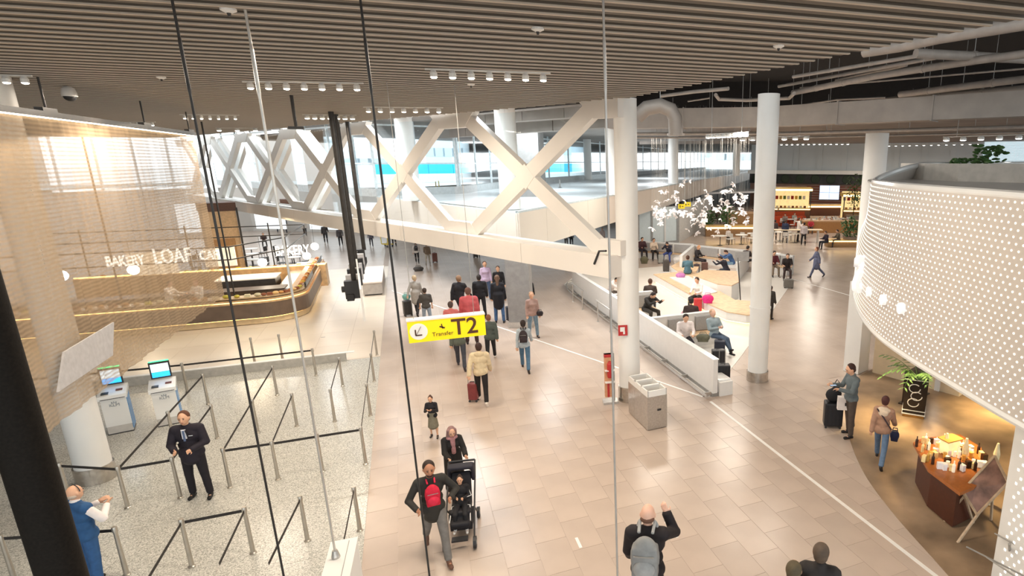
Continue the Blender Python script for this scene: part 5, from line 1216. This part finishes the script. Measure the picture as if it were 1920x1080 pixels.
        job('headscarf' if 'scarf' in st else 'hair', g, cm(hair, .75, noise=.2), t, max(.011, vox), 1, None if q == 'near' else ('hair', pose, female, q, tuple(sorted(st & {'longhair', 'ponytail', 'scarf', 'bun', 'beard'}))))
    elif 'fringe' in st:
        g = MB(); g.ell(hd - J['hf'] * .04 - J['hu'] * .035, (.078, .062, .045), 14, 8, HM); job('hair', g, cm(hair, .8), t, .011, 1)
    if q == 'near' or 'face' in st:
        e = MB()
        for s in (-1, 1): e.ell(hd + x_ * s * .030 + J['hf'] * .090 + J['hu'] * .012, (.012, .006, .007), 8, 6, HM)
        obj('eyes', e, cm('1c1512', .3), t); e = MB(); e.ell(hd + J['hf'] * .092 - J['hu'] * .060, (.024, .006, .006), 8, 6, HM); obj('mouth', e, cm('9a5a4e', .5), t); e = MB()
        for s in (-1, 1): e.ell(hd + x_ * s * .030 + J['hf'] * .092 + J['hu'] * .034, (.019, .006, .004), 8, 6, HM)
        obj('eyebrows', e, cm(hair, .7), t)
    t['_face'] = face; t['_sc'] = sc
    if extra: extra(t, J, vox, HM)
    return t, J
def wp(t, v):
    """local person point to world"""
    a = t.rotation_euler.z; s = t.scale[0]; return Vector((t.location.x + (v.x * cos(a) - v.y * sin(a)) * s, t.location.y + (v.x * sin(a) + v.y * cos(a)) * s, t.location.z + v.z * t.scale[2]))
def backpack(pt, J, label, c, c2=None, size=1.0, front=False):
    s = -1 if not front else 1; base = J['che'] + J['fw'] * s * (.115 + .09 * size) - J['up'] * .03
    o = wp(pt, base); k = pt.scale[0] * size; t = thing('backpack', label, 'backpack', o, pt.rotation_euler.z); t.scale = (k, k, k); d = s
    m = cm(c, .75); b = MB(); b.ell((0, 0, 0), (.15, .095, .23), 14, 10); b.box((0, 0, -.05), (.26, .14, .34)); job('pack', b, m, t, .02, 4)
    b = MB(); b.ell((0, d * .08, -.09), (.11, .05, .10), 12, 8); obj('pocket', b, cm(c2 or c, .75), t, smooth=True); obj('zip', MB().box((0, d * .095, .06), (.20, .008, .012)), GREYM, t)
    for x in (-.085, .085):
        y = -d * .10; obj('strap', MB().tube([(x, y + d * .04, -.16), (x * 1.2, y - d * .015, -.05), (x * 1.25, y - d * .06, .12), (x * 1.1, y - d * .12, .22), (x * .9, y - d * .10, .27), (x * .8, y + d * .03, .22)], .017, 6), cm(c2 or c, .75), t)
    return t
def suitcase(px, py, label, c, h=.62, w=.40, d=.24, rz=0.0, handle=.35, loc=None, cat='suitcase', grp=None):
    p = Vector(loc) if loc is not None else at(px, py); t = thing('suitcase', label, cat, (p.x, p.y, 0), (to_cam(p) + pi / 2 + radians(rz)), grp); m = cm(c, .45)
    b = MB(); b.box((0, 0, .06 + h / 2), (w, d, h)); o = obj('shell', b, m, t); bv = o.modifiers.new('round', 'BEVEL'); bv.width = .035; bv.segments = 3
    for x in (-.12, -.04, .04, .12): obj('rib', MB().box((x * w / .4, -d / 2 - .003, .06 + h / 2), (.02, .012, h * .8)), m, t)
    for x in (-1, 1):
        for y in (-1, 1): obj('wheel', MB().tube([(x * w * .38, y * d * .35 - .012, .03), (x * w * .38, y * d * .35 + .012, .03)], .03, 10), BLACK, t)
    if handle:
        z = .06 + h; obj('handle', MB().tube([(-.09, d * .35, z - .02), (-.09, d * .35, z + handle), (.09, d * .35, z + handle), (.09, d * .35, z - .02)], .010, 6), GREYM, t)
    obj('grip', MB().tube([(-.06, 0, .06 + h), (-.05, 0, .085 + h), (.05, 0, .085 + h), (.06, 0, .06 + h)], .01, 6), BLACK, t); return t
def soft_bag(px, py, label, c, r=(.22, .14, .16), z=0.0, loc=None, rz=0, nm='travel_bag', cat='bag', c2=None):
    p = Vector(loc) if loc is not None else at(px, py, z); t = thing(nm, label, cat, (p.x, p.y, z), (to_cam(p) + pi / 2 + radians(rz)))
    b = MB(); b.ell((0, 0, r[2]), r, 14, 10); b.box((0, 0, r[2] * .6), (r[0] * 1.5, r[1] * 1.4, r[2] * 1.2)); job('body', b, cm(c, .75), t, .022, 4)
    obj('handle', MB().tube([(-r[0] * .5, 0, r[2] * 1.7), (-r[0] * .4, 0, r[2] * 2.3), (r[0] * .4, 0, r[2] * 2.3), (r[0] * .5, 0, r[2] * 1.7)], .012, 6), cm(c2 or c, .7), t); obj('zip', MB().box((0, -r[1] * .5, r[2] * 1.85), (r[0], .01, .012)), GREYM, t); return t
# ------------------------------------------------------------------ the people in the hall
# uniformed officer
def officer(t, J, vox, HM):
    x_ = HM.col[0]
    obj('shirt_front', MB().prism([(-.035, .136), (.035, .136), (.03, .146), (-.03, .146)], J['che'].z - .02, J['nek'].z - .01), cm('e8e6ea', .6), t); obj('tie', MB().beam((0, .152, J['che'].z - .06), (0, .146, J['nek'].z - .03), .03, .008), cm('5a6a8a', .6), t)
    for s in 'LR':
        for k in (.82, .9): a = J[s + 'elb'].lerp(J[s + 'wri'], k); obj('sleeve_stripe', MB().tube([a, a + J[s + 'fd'] * .012], .052, 12), cm('b8bcc8', .4), t)
    g = MB(); g.cap(J['pel'] + Vector((0, 0, .03)), J['pel'] - Vector((0, 0, .10)), .165, .172, 16); job('jacket_skirt', g, cm('1c1622', .8), t, .016, 3)
    for s in (-1, 1):
        obj('collar', MB().beam((s * .035, .146, J['nek'].z - .02), (s * .06, .15, J['che'].z + .02), .04, .01), cm('16121c', .7), t)
    obj('badge', MB().box((-.09, .148, J['che'].z + .03), (.06, .008, .012)), cm('c8ccd4', .3), t)
person(379, 932, 'airline officer in dark uniform with tie, hands clasped, inside the queue belts', '1c1622', '17121a', '0c0a0a', '5a3420', 'a', 'clasp', -22, head_row=771, q='near', style=('bulky',), extra=officer)
# man in blue vest
def bluevest(t, J, vox, HM):
    for s in 'LR':
        g = MB(); g.cap(J[s + 'sh'], J[s + 'elb'], .068, .062, 12); g.cap(J[s + 'elb'], J[s + 'wri'], .058, .046, 12); job('sleeve', g, cm('efe6e2', .8, noise=.05), t, .015, 3)
    g = MB(); g.cap(J['nek'] - J['up'] * .0, J['nek'] + J['up'] * .035, .066, .060, 14); obj('collar', g, cm('efe6e2', .8), t, smooth=True)
    x_ = HM.col[0]; hd = J['head']; obj('headband', MB().tube([hd + x_ * (.086 * cos(a)) + J['hu'] * (.02 + .098 * sin(a)) + J['hf'] * .02 for a in [i * pi / 10 for i in range(11)]], .006, 6), BLACK, t)
person(186, 1098, 'man in blue waistcoat and trousers with white sleeves and grey hair', '24507e', '2a5484', '1a1614', 'b8a898', 'a', 'cross', 118, head_row=912, q='near', sleeve=0, style=('bulky', 'bald', 'fringe'), extra=bluevest)
# man with red front pack
def redman(t, J, vox, HM):
    g = MB(); g.cap(J['pel'] + Vector((0, 0, .02)), J['pel'] - Vector((0, 0, .14)), .150, .155, 16); job('jacket_skirt', g, cm('26241f', .6), t, .016, 3)
t_, J_ = person(822, 1040, 'bearded man in black jacket and grey jeans striding with raised elbows', '2b2925', '77736e', '6a4a3a', '33241c', 'b', 'hip', 4, head_row=857, q='near', style=('beard',), extra=redman)
backpack(t_, J_, 'red backpack worn on the chest of the bearded man', 'd01838', 'e02848', .72, front=True)
# woman with scarf pushing stroller
def scarfw(t, J, vox, HM):
    g = MB(); g.cap(J['nek'] + J['fw'] * .09, J['che'] + J['fw'] * .15 - J['up'] * .14, .055, .05, 12); g.cap(J['nek'] + J['fw'] * .05 + Vector((-.07, 0, .02)), J['nek'] + J['fw'] * .05 + Vector((.07, 0, .02)), .05, .05, 10); job('shawl', g, cm('a87878', .8, noise=.3), t, .014, 3)
person(856, 925, 'woman in long black coat with pink patterned scarf pushing a stroller', '14110f', '0f0d0c', '12100f', '8a6a66', 'a', 'push', 10, head_row=797, q='near', female=True, style=('long', 'bulky', 'scarf'), extra=scarfw)
# stroller
p = at(868, 1000); a = to_cam(p) - radians(8); t = thing('stroller', 'black stroller with fabric canopy carrying a child', 'stroller', (p.x, p.y, 0), a - pi / 2); SB = cm('16141a', .7)
g = MB(); g.box((0, -.12, .42), (.34, .40, .10)); g.beam((0, -.30, .42), (0, -.52, .92), .34, .08, up=(0, 0, 1)); g.box((0, .16, .30), (.32, .16, .10)); job('seat_shell', g, SB, t, .022, 4)
g = MB(); 
for k in range(6):
    an = radians(78 + k * 16); pts = [(-.20, -.50, .74), (-.20, -.50 + .26 * cos(an), .76 + .27 * sin(an)), (.20, -.50 + .26 * cos(an), .76 + .27 * sin(an)), (.20, -.50, .74)]
    g.tube(pts, .05, 6)
job('canopy', g, cm('22212c', .75), t, .03, 6)
for s in (-1, 1):
    fr_ = MB(); fr_.tube([(s * .23, .42, .1), (s * .23, .05, .42), (s * .23, -.50, .80), (s * .23, -.72, 1.02)], .015, 8); fr_.tube([(s * .23, -.45, .10), (s * .23, -.05, .45)], .014, 8); obj('frame', fr_, BLACK, t)
    for y in (.45, -.45): w = obj('wheel', MB().tube([(s * .24 - .025, y, .10), (s * .24 + .025, y, .10)], .10, 16), BLACK, t); obj('hub', MB().tube([(s * .24 - .03, y, .10), (s * .24 + .03, y, .10)], .04, 10), GREYM, w)
obj('handlebar', MB().tube([(-.23, -.72, 1.02), (.23, -.72, 1.02)], .02, 8), BLACK, t); obj('basket', MB().box((0, -.15, .2), (.36, .5, .14)), cm('201e22', .8), t); obj('piping', MB().tube([(-.17, .2, .36), (-.15, -.1, .48), (.0, -.14, .5), (.15, -.1, .48), (.17, .2, .36)], .008, 6), WHITE, t); obj('footrest', MB().box((0, .40, .16), (.26, .12, .03)), BLACK, t)
def childx(tt, J, vox, HM):
    for s in 'LR': obj('sleeve_stripe', MB().tube([J[s + 'sh'] + J['fw'] * .05 + J['up'] * .03, J[s + 'elb'] + Vector((.06 if s == 'R' else -.06, 0, 0)), J[s + 'wri'] + J['fw'] * .03], .016, 6), WHITE, tt)
ct, cj = person(0, 0, 'small child in black tracksuit with white sleeve stripes, sitting in the stroller', '131216', '17161a', 'e8e4e0', '3a2a20', 'a', 'kid', 0, h=1.02, q='near', loc=(p.x + cos(a) * -.14, p.y + sin(a) * -.14, 0), rz=a, style=('bun',), extra=childx)
ct.location.z = .50 - (cj['pel'].z - .10) * ct.scale[0] + .0
# woman in skirt
person(815, 820, 'woman in black sweater and grey-green skirt walking behind the stroller', '15131a', '75705f', '151313', '4a3024', 'a', 'hold', -15, head_row=742, q='near', female=True, style=('skirt', 'bun'))
# travellers
t_, J_ = person(906, 755, 'traveller in cream hooded sweater and black trousers pulling a red case, seen from behind', 'd2bf9c', '1a1414', 'e6ddd2', '3a2420', 'a', 'pull', 176, head_row=643, q='near', style=('hood', 'bulky'))
suitcase(889, 752, 'dark red cabin case pulled by the traveller in cream', '7a3030', .48, .24, .22, 160, .42)
t_, J_ = person(986, 694, 'woman in pale blue top and jeans walking away, right of the T2 sign', 'a6b0b6', '4a6a84', '2a2628', '2a1e1a', 'a', 'walk', 176, head_row=598, female=True, style=('ponytail',), q='near')
backpack(t_, J_, 'dark brown shoulder backpack of the woman in pale blue', '2e2226', None, .85)
person(922, 676, 'man in dark green jacket and black trousers just right of the T2 sign', '48504a', '17161a', 'd8d0c6', '7a4c34', 'a', 'walk2', 178, head_row=588, style=('bulky',))
person(866, 690, 'person in olive jacket hidden behind the T2 sign', '565b50', '3a3c44', '3a3438', '3a2a20', 'a', 'walk', 176, head_row=592, style=('bulky',))
person(852, 655, 'person in red and white striped top behind the T2 sign', 'c46a66', '3a2a30', '2a2426', '4a3a34', 'a', 'walk', 170, head_row=563)
person(886, 645, 'man in coral red jacket seen from behind above the T2 sign', 'c25a60', '3a2426', '2a2426', '6a4a40', 'a', 'stand', 178, head_row=538, style=('bulky',))
person(866, 603, 'man in all black with head bowed, left of the coral jacket', '17141a', '1a181a', '141214', '8a6a50', 'a', 'walk', 150, head_row=514, style=('bulky',))
person(904, 597, 'man in black jacket behind the coral jacket', '18161b', '1c1a1e', '141214', '2a2220', 'a', 'stand', 178, head_row=515, style=('bulky',))
t_, J_ = person(914, 563, 'woman in lilac shirt with dark backpack straps facing the viewer', 'c3acc4', '4a5a78', '2a2628', '5a3a30', 'a', 'stand', 8, head_row=490, female=True)
person(938, 568, 'man in black shirt facing the viewer beside the lilac shirt', '1a181c', '22222a', '141214', '3a2a22', 'a', 'stand', 0, head_row=499)
person(938, 605, 'woman in long navy coat and blue jeans beside the grey pier', '15151d', '44638c', '1e1c20', '6a5040', 'a', 'stand', 176, head_row=516, female=True, style=('coat', 'longhair', 'bulky'))
suitcase(957, 600, 'dark blue rounded case beside the woman in navy coat', '1a1e30', .52, .30, .24, 20, 0)
person(784, 592, 'woman in grey cardigan and black trousers with a loaded trolley case', '9a948c', '201c1c', '1a1616', 'c0a888', 'a', 'pull', 160, head_row=516, female=True, style=('coat',))
suitcase(766, 592, 'dark upright trolley case left of the woman in grey cardigan', '2c2824', .60, .34, .26, 15, .2)
soft_bag(764, 556, 'teal bag sitting on the dark trolley case', '6fa39a', (.17, .11, .13), loc=(*at(766, 592).xy, 0)).location.z = .70
person(803, 613, 'man in dark grey shirt and faded jeans seen from behind', '45423e', '8793a0', '3a3436', '3a2c24', 'a', 'stand', 178, head_row=540, sleeve=.5)
t_, J_ = person(1001, 633, 'woman in flowered blouse over torn jeans right of the grey pier', 'a88a80', '6f8696', '2a2426', 'b08a6a', 'a', 'stand', 12, head_row=547, female=True, style=('longhair',))
pw = wp(t_, J_['Lwri'] + Vector((-.02, .04, -.05))); soft_bag(0, 0, 'dark shoulder bag of the woman in the flowered blouse', '2a2224', (.13, .08, .10), z=pw.z, loc=pw)
person(993, 585, 'person in black half hidden behind the grey pier', '171518', '1a181c', '141214', '241c1a', 'a', 'stand', 178, head_row=520, style=('bulky',))
t_, J_ = person(783, 493, 'traveller in white jacket with a dark backpack far back on the hall floor', 'd8d2d0', '2a2a30', '3a3436', '3a2c24', 'a', 'walk', 176, head_row=452, q='far'); backpack(t_, J_, 'dark backpack of the far traveller in white', '3a3a40', None, .9)
person(803, 496, 'traveller in brown jacket and pale trousers far back on the hall floor', '6a5a4c', 'a8a49c', '8a8078', '3a2c24', 'a', 'walk2', 176, head_row=455, q='far')
suitcase(816, 492, 'reddish case of the far traveller in brown', '7a5048', .55, .3, .22, 10, .3); soft_bag(785, 508, 'dark bag on the floor behind the far travellers', '4a4644', (.3, .2, .14))
for k, (x, y, hr, tp_, lg, po, lb) in enumerate(((612, 456, 418, '3a3432', '2c2a2c', 'walk', 'person in dark coat walking under the truss, left of the black rods'), (640, 461, 424, '4a4444', '1c1a1c', 'walk2', 'person in grey and black beside the black rods'), (573, 442, 412, 'd2c6bc', '3a3434', 'walk', 'person in pale top under the truss near the bakery'),
      (524, 436, 404, '2a2a32', '4a4c58', 'stand', 'person in dark clothes under the truss, left of a pair'), (535, 437, 404, '33303a', '3a3c48', 'stand', 'person in dark clothes under the truss, right of a pair'), (697, 462, 430, '5a5660', '3a3a40', 'walk', 'person in grey walking right of the black rods'), (740, 462, 428, '2c2a2e', '1a181a', 'stand', 'person in black beside the yellow luggage trolley'),
      (497, 462, 428, '3a2c28', '2a2624', 'sit', 'person in brown sitting at the cafe behind the bakery'), (897, 482, 448, '2a2a30', '20222a', 'walk', 'far person in dark clothes under the truss chord'), (1130, 461, 427, 'c8b4b0', '2a2426', 'stand', 'woman in pale pink top under the deck'), (1062, 462, 430, 'd8cfc6', '3a302c', 'walk', 'walker half hidden by the last truss diagonal'), (1072, 462, 430, '2a2628', '262224', 'walk2', 'walker in black half hidden by the last truss diagonal'))):
    person(x, y, lb, tp_, lg, '1c1a1a', ['2a1c14', '4a3628', '1a1412'][k % 3], 'a', po, (0 if k % 2 else 178), head_row=hr, q='far')
suitcase(892, 483, 'small case beside the far person under the chord', '3a3a40', .5, .3, .2, 20, .3)
p = at(727, 463); t = thing('luggage_trolley', 'yellow luggage trolley under the truss', 'trolley', p, radians(30)); obj('deck', MB().box((0, 0, .22), (.5, .8, .05)), cm('c8a83a'), t); obj('back_frame', MB().tube([(-.25, .35, .2), (-.25, .45, 1.0), (.25, .45, 1.0), (.25, .35, .2)], .03, 6), cm('d8c050'), t)
for x, y in ((-.2, -.3), (.2, -.3), (0, .35)): obj('wheel', MB().tube([(x - .02, y, .08), (x + .02, y, .08)], .08, 10), BLACK, t)
# front right
t_, J_ = person(1216, 1190, 'bald man in dark jacket raising a hand, cut off at the bottom edge', '1f181a', '3a2e2c', '1a1616', '6a4a3a', 'p', 'wave', 172, head_row=949, q='near', style=('bald', 'fringe', 'bulky')); backpack(t_, J_, 'grey backpack on the bald man at the bottom edge', '8d8d8b', 'a2a2a0', 1.05)
person(1522, 1262, 'person with grey-brown hair at the bottom edge, seen from behind', '2b2624', '2a2a2e', '1a1616', '5c4c3e', 'a', 'stand', 178, head_row=1020, q='near', female=True, style=('bulky',))
person(1474, 1290, 'person in olive jacket mostly below the bottom edge', '77735a', '2a2a2e', '1a1616', '5a4e38', 'a', 'stand', 178, head_row=1054, q='mid', style=('bulky', 'hood'))
t_, J_ = person(1590, 817, 'man in grey shirt looking at his phone by the shop', '616b6e', '4c4038', '1b1716', '3a2018', 'a', 'phone', -62, head_row=681, q='near')
pw = wp(t_, (J_['Lwri'] + J_['Rwri']) / 2 + J_['Rfd'] * .10 + Vector((0, 0, .03))); t = thing('smartphone', 'dark smartphone held by the man in grey', 'phone', pw, t_.rotation_euler.z); obj('body', MB().box((0, 0, 0), (.08, .15, .012)), BLACK, t); obj('screen', MB().box((0, 0, .008), (.07, .14, .003)), cm('9ab0c8', .2, emit=.4), t)
suitcase(1560, 800, 'large black case beside the man with the phone', '15141a', .60, .44, .30, 10, 0)
p = at(1556, 800); t = thing('garment_bag', 'black bag draped on top of the large black case', 'bag', (p.x + .05, p.y, .68), to_cam(p) + pi / 2); g = MB(); g.ell((0, 0, .14), (.2, .13, .18), 14, 8); g.cap((-.05, 0, .2), (.1, 0, .42), .1, .06, 10); job('body', g, cm('131318', .8), t, .022, 4); obj('handle', MB().tube([(-.05, 0, .36), (.05, 0, .55), (.12, 0, .45)], .012, 6), BLACK, t)
p = at(1576, 800); t = thing('shopping_bag', 'white paper shopping bag with a dark square mark on the black case', 'shopping bag', (p.x - .22, p.y - .30, .62), to_cam(p) + pi / 2 + .2); obj('paper', MB().box((0, 0, .16), (.30, .12, .32)), cm('e6dcd6', .6, noise=.03), t); obj('logo', MB().box((.05, -.063, .15), (.08, .006, .08)), cm('2a2420', .5), t)
for y in (-.04, .04): obj('handle', MB().tube([(-.06, y, .32), (-.05, y, .42), (.05, y, .42), (.06, y, .32)], .006, 5), cm('e0d6cc'), t)
def sash(t, J, vox, HM): obj('bag_strap', MB().tube([J['Lsh'] + Vector((.02, -.12, .06)), J['che'] + Vector((.02, -.155, 0)), J['pel'] + Vector((.2, -.10, .05))], .016, 6), cm('3a2c34'), t); g = MB(); g.ell(J['nek'] - J['fw'] * .06 - J['up'] * .03, (.15, .09, .07), 12, 8); g.ell(J['nek'] - J['fw'] * .12 - J['up'] * .09, (.11, .05, .09), 12, 8); job('hood', g, cm('d8c4ac', .9), t, .016, 3)
t_, J_ = person(1648, 868, 'woman in pink jacket with cream hood and blue jeans entering the shop', 'a8836c', '5f7794', '1d1a1c', '4a2622', 'a', 'walk', 172, head_row=740, q='near', female=True, style=('bulky',), extra=sash)
pw = wp(t_, J_['Rwri'] + Vector((.03, -.06, -.40))); soft_bag(0, 0, 'navy handbag hanging at the hip of the woman in pink', '252a4c', (.10, .08, .13), z=pw.z, loc=pw, nm='handbag', cat='handbag')
person(1530, 520, 'person in blue-grey coat walking across the floor beyond the lounge', '646880', '5a6078', '241f24', '7a4430', 'a', 'walk', -78, head_row=461, style=('coat', 'bulky'))
person(1443, 598, 'person in dark clothes standing half behind the tall lounge column', '2a2622', '2a2420', '1a1616', '241c18', 'a', 'stand', 150, head_row=536, style=('bulky',))
# seated in the lounge
SEAT = [(1284, 640, 'man in white shirt bent over his lap on the nearest lounge bench', 'e6dbd8', '26222a', '2a1c16', 'sit', 10, 18.1),
        (1340, 633, 'older man in grey-blue sweater leaning back with crossed arms on the nearest bench', '8f9da3', '46566a', 'c8a284', 'sitback', 38, 18.1),
        (1212, 585, 'man in black jacket sitting in the second lounge bay', '26221f', '3c352e', '241a16', 'sitlean', 40, 22.1),
        (1143, 553, 'person in white top bending forward behind the long lounge wall', 'ddd2cc', '5a5048', '2a2018', 'sitlean', 60, None),
        (1309, 560, 'woman in white top sitting on the island bench with a pink bag', 'f0e8e0', '2a2426', '3a2620', 'sit', -25, None),
        (1289, 514, 'man in teal sweater sitting on the island bench, seen from behind', '4f7280', '3a3a40', '4a3020', 'sit', 178, None),
        (1363, 512, 'person in navy jacket crouched on the wooden platform', '24222e', '2c3440', '3a2820', 'sitlean', -120, None),
        (1374, 497, 'person in blue jacket sitting near the tall lounge column', '3c5a86', '7a96ac', '3a241c', 'sitlean', -80, None),
        (1306, 490, 'blonde woman in black sitting in the far lounge bay', '262022', '2a2428', 'b8845a', 'sit', 60, None),
        (1203, 472, 'person in maroon top on the far lounge bench, leftmost', '3e2226', '26222a', '241a18', 'sit', 20, None),
        (1225, 474, 'person in beige sweater on the far lounge bench', 'cdb9a4', '1f1a1a', '4a342a', 'sit', 15, None),
        (1255, 478, 'person in black and blue on the far lounge bench', '2a2a38', '3c4c86', '2a1c1a', 'sitlean', -20, None),
        (1399, 492, 'person in dark brown sitting close left of the tall column', '3a2e2c', '2a2426', '1f1614', 'sit', 150, None),
        (1449, 502, 'person in maroon shirt seated right of the tall column', '5c2028', '7a6a58', '2a1c18', 'sit', 20, None),
        (1475, 508, 'man in black t-shirt seated on the lounge bench by the walkway', '241a18', '3a2a28', '4a3428', 'sit', 5, None),
        (1318, 598, 'dark haired person hidden behind the nearest bench partition', '3a2a28', '3a3a40', '1f1614', 'sit', 178, None),
        (1229, 560, 'person behind the second bench partition', '3a2c24', '3a3a40', '4a2c1c', 'sit', 178, None)]
for k, (x, y, lb, tp_, lg, hr, po, rel, yl) in enumerate(SEAT):
    lc = (at(1318, 598, .9).x, 18.85, .45) if k == 15 else ((at(1229, 552, .9).x, 22.8, .45) if k == 16 else None)
    person(x, y, lb, tp_, lg, '1a1718', hr, 'p' if k == 1 else 'a', po, rel, h=1.88, seat_z=.45, q='mid' if k < 6 else 'far', female=(k in (4, 8, 10)), sleeve=.5 if k == 14 else 1.0, loc=lc)
# things in the lounge
suitcase(1354, 722, 'black wheeled case at the end of the long lounge wall, with raised handle', '17171a', .58, .42, .28, 10, .42); suitcase(1346, 690, 'second black case behind the end of the lounge wall', '1e1e22', .55, .40, .26, 10, 0)
suitcase(1349, 668, 'dark blue case in front of the older man', '252a3a', .50, .36, .24, 0, 0); suitcase(1308, 585, 'bright red case in front of the woman in white', 'cc3a3c', .55, .34, .24, 12, 0)
soft_bag(1326, 568, 'hot pink handbag on the island bench', 'dc2a80', (.26, .14, .19), z=.46, loc=(*at(1327, 568, .46).xy, .46), nm='handbag', cat='handbag'); soft_bag(1272, 515, 'lilac pink bag beside the man in teal', 'c47ab4', (.26, .14, .14), z=.46, loc=(*at(1276, 521, .46).xy, .46))
soft_bag(1318, 646, 'olive backpack lying on the nearest lounge bench', '6a6a58', (.24, .15, .14), z=.45, loc=(*at(1318, 640, .45).xy, .45)); soft_bag(1262, 648, 'brown bag behind the long lounge wall', '5a3e30', (.22, .15, .2), z=.0, loc=(*at(1262, 655, .0).xy, .0)); soft_bag(1283, 588, 'pink bag with a tall handle behind the bench partition', 'c42a7a', (.2, .12, .12), z=.0, loc=(*at(1283, 596, .0).xy, .0))
suitcase(1321, 511, 'brown case in the far lounge bay', '6a4a40', .55, .36, .24, 10, 0); suitcase(1306, 513, 'dark case in the far lounge bay', '3a2e34', .5, .34, .24, 0, 0); suitcase(1249, 509, 'tall dark case before the far lounge bench', '4a4440', .62, .36, .26, 10, .2); suitcase(1239, 494, 'grey case under the far lounge bench', '9a9a94', .5, .34, .24, 10, 0); soft_bag(1208, 494, 'olive rucksack at the left end of the far bench', '5a5640', (.26, .18, .24)); soft_bag(1270, 494, 'pale rucksack beside the far bench', 'd0ccc8', (.3, .2, .22)); soft_bag(1392, 582, 'dark coat bundle on the base of the sign stand', '2a1c18', (.35, .25, .1), z=.1, loc=(*at(1402, 580, .1).xy, .1)); suitcase(1478, 540, 'dark cart bag with pale panel in front of the man in black t-shirt', '6a6660', .4, .5, .34, 5, 0)
# food court crowd
rf = random.Random(4)
FC = [(1471, 455, 412, '26304c', '8a8078', 'stand', 178, 'man in navy jacket standing at the high table'), (1506, 460, 417, 'd2c6c4', '1f1a1c', 'stand', 176, 'man in pale shirt and black trousers at the high table'), (1496, 453, 408, 'e4d8d2', '3a3430', 'hold', 100, 'waiter in white shirt at the high table'), (1452, 450, 412, '3a2c2c', '2a2426', 'stand', 170, 'person in dark brown beside the tall column at the food court'),
      (1365, 458, 427, 'e2d6cc', '3a3026', 'walk', 176, 'woman in white top and brown skirt walking past the petals'), (1445, 474, 450, '2e2824', '2a2622', 'stand', 178, 'dark haired person behind the lounge bench right of the column'), (1308, 420, 385, '8a9098', '5a5a60', 'walk', 0, 'far walker in grey behind the petals'), (1204, 458, 424, '2a2426', '262224', 'stand', 40, 'person in black beside the glazed screen')]
for k, (x, y, hr, tp_, lg, po, rel, lb) in enumerate(FC): person(x, y, lb, tp_, lg, '2a2426', ['4a3426', '2a1c16'][k % 2], 'a', po, rel, head_row=hr, q='far')
names = ['orange sofa', 'yellow stall', 'video wall', 'wooden bench', 'shrub']
FS = [(1550, 455, '2a2030', 'man in dark jacket lounging on the bench by the shrub', -60), (1572, 452, '5a5040', 'woman in olive on the bench by the shrub', -70), (1535, 425, 'a89086', 'guest in beige at the tables left of the video wall', 30), (1548, 421, 'c0a090', 'guest in pale pink at the tables under the video wall', 10), (1560, 424, '8a6a60', 'guest in brown at the tables under the video wall', -30), (1572, 420, 'd0c0b0', 'guest in cream at the tables right of the video wall', 20), (1582, 424, '6a5a58', 'guest in grey at the tables near the shrub', 60), (1505, 425, '5a7068', 'guest in green behind the high table', 10), (1520, 428, 'b03038', 'guest in red right of the orange sofas', 0), (1488, 415, '9a9a90', 'guest in grey on the orange sofa', 30), (1472, 417, '8a7a70', 'guest in taupe on the orange sofa', -10), (1458, 405, '5a5a58', 'guest in dark grey near the yellow stall', 20), (1400, 410, '6a5048', 'guest in brown left of the tall column', 60), (1412, 405, '3a3434', 'guest in black left of the tall column', -50), (1345, 410, '4a3a34', 'guest in dark brown behind the petals', 20), (1590, 402, 'e0d2c0', 'server in cream at the stall by the drum', 0), (1500, 398, 'd8d0c8', 'server in white at the yellow stall', 0)]
for k, (x, y, c, lb, rel) in enumerate(FS): person(x, y, lb, c, ['2a2a30', '3c3a40', '4a4440'][k % 3], '2a2426', ['4a3426', '2a1c16', '6a5040'][k % 3], 'a', 'sit' if k < 15 else 'stand', rel, h=1.72, seat_z=.45 if k < 15 else None, q='far')
# bakers
person(0, 0, 'baker in white coat working inside the bakery counter', 'e8e0d8', 'd8d0c8', '3a3436', '8a4a3a', 'a', 'hold', -40, h=1.7, q='far', loc=(-7.9, 29.0 - .2, 0)); person(0, 0, 'second baker in white bending over the bakery worktop', 'e6dcd2', '3a3436', '2a2426', '3a2a22', 'a', 'push', 60, h=1.7, q='far', loc=(-8.9, 28.9, 0))
finish_jobs()
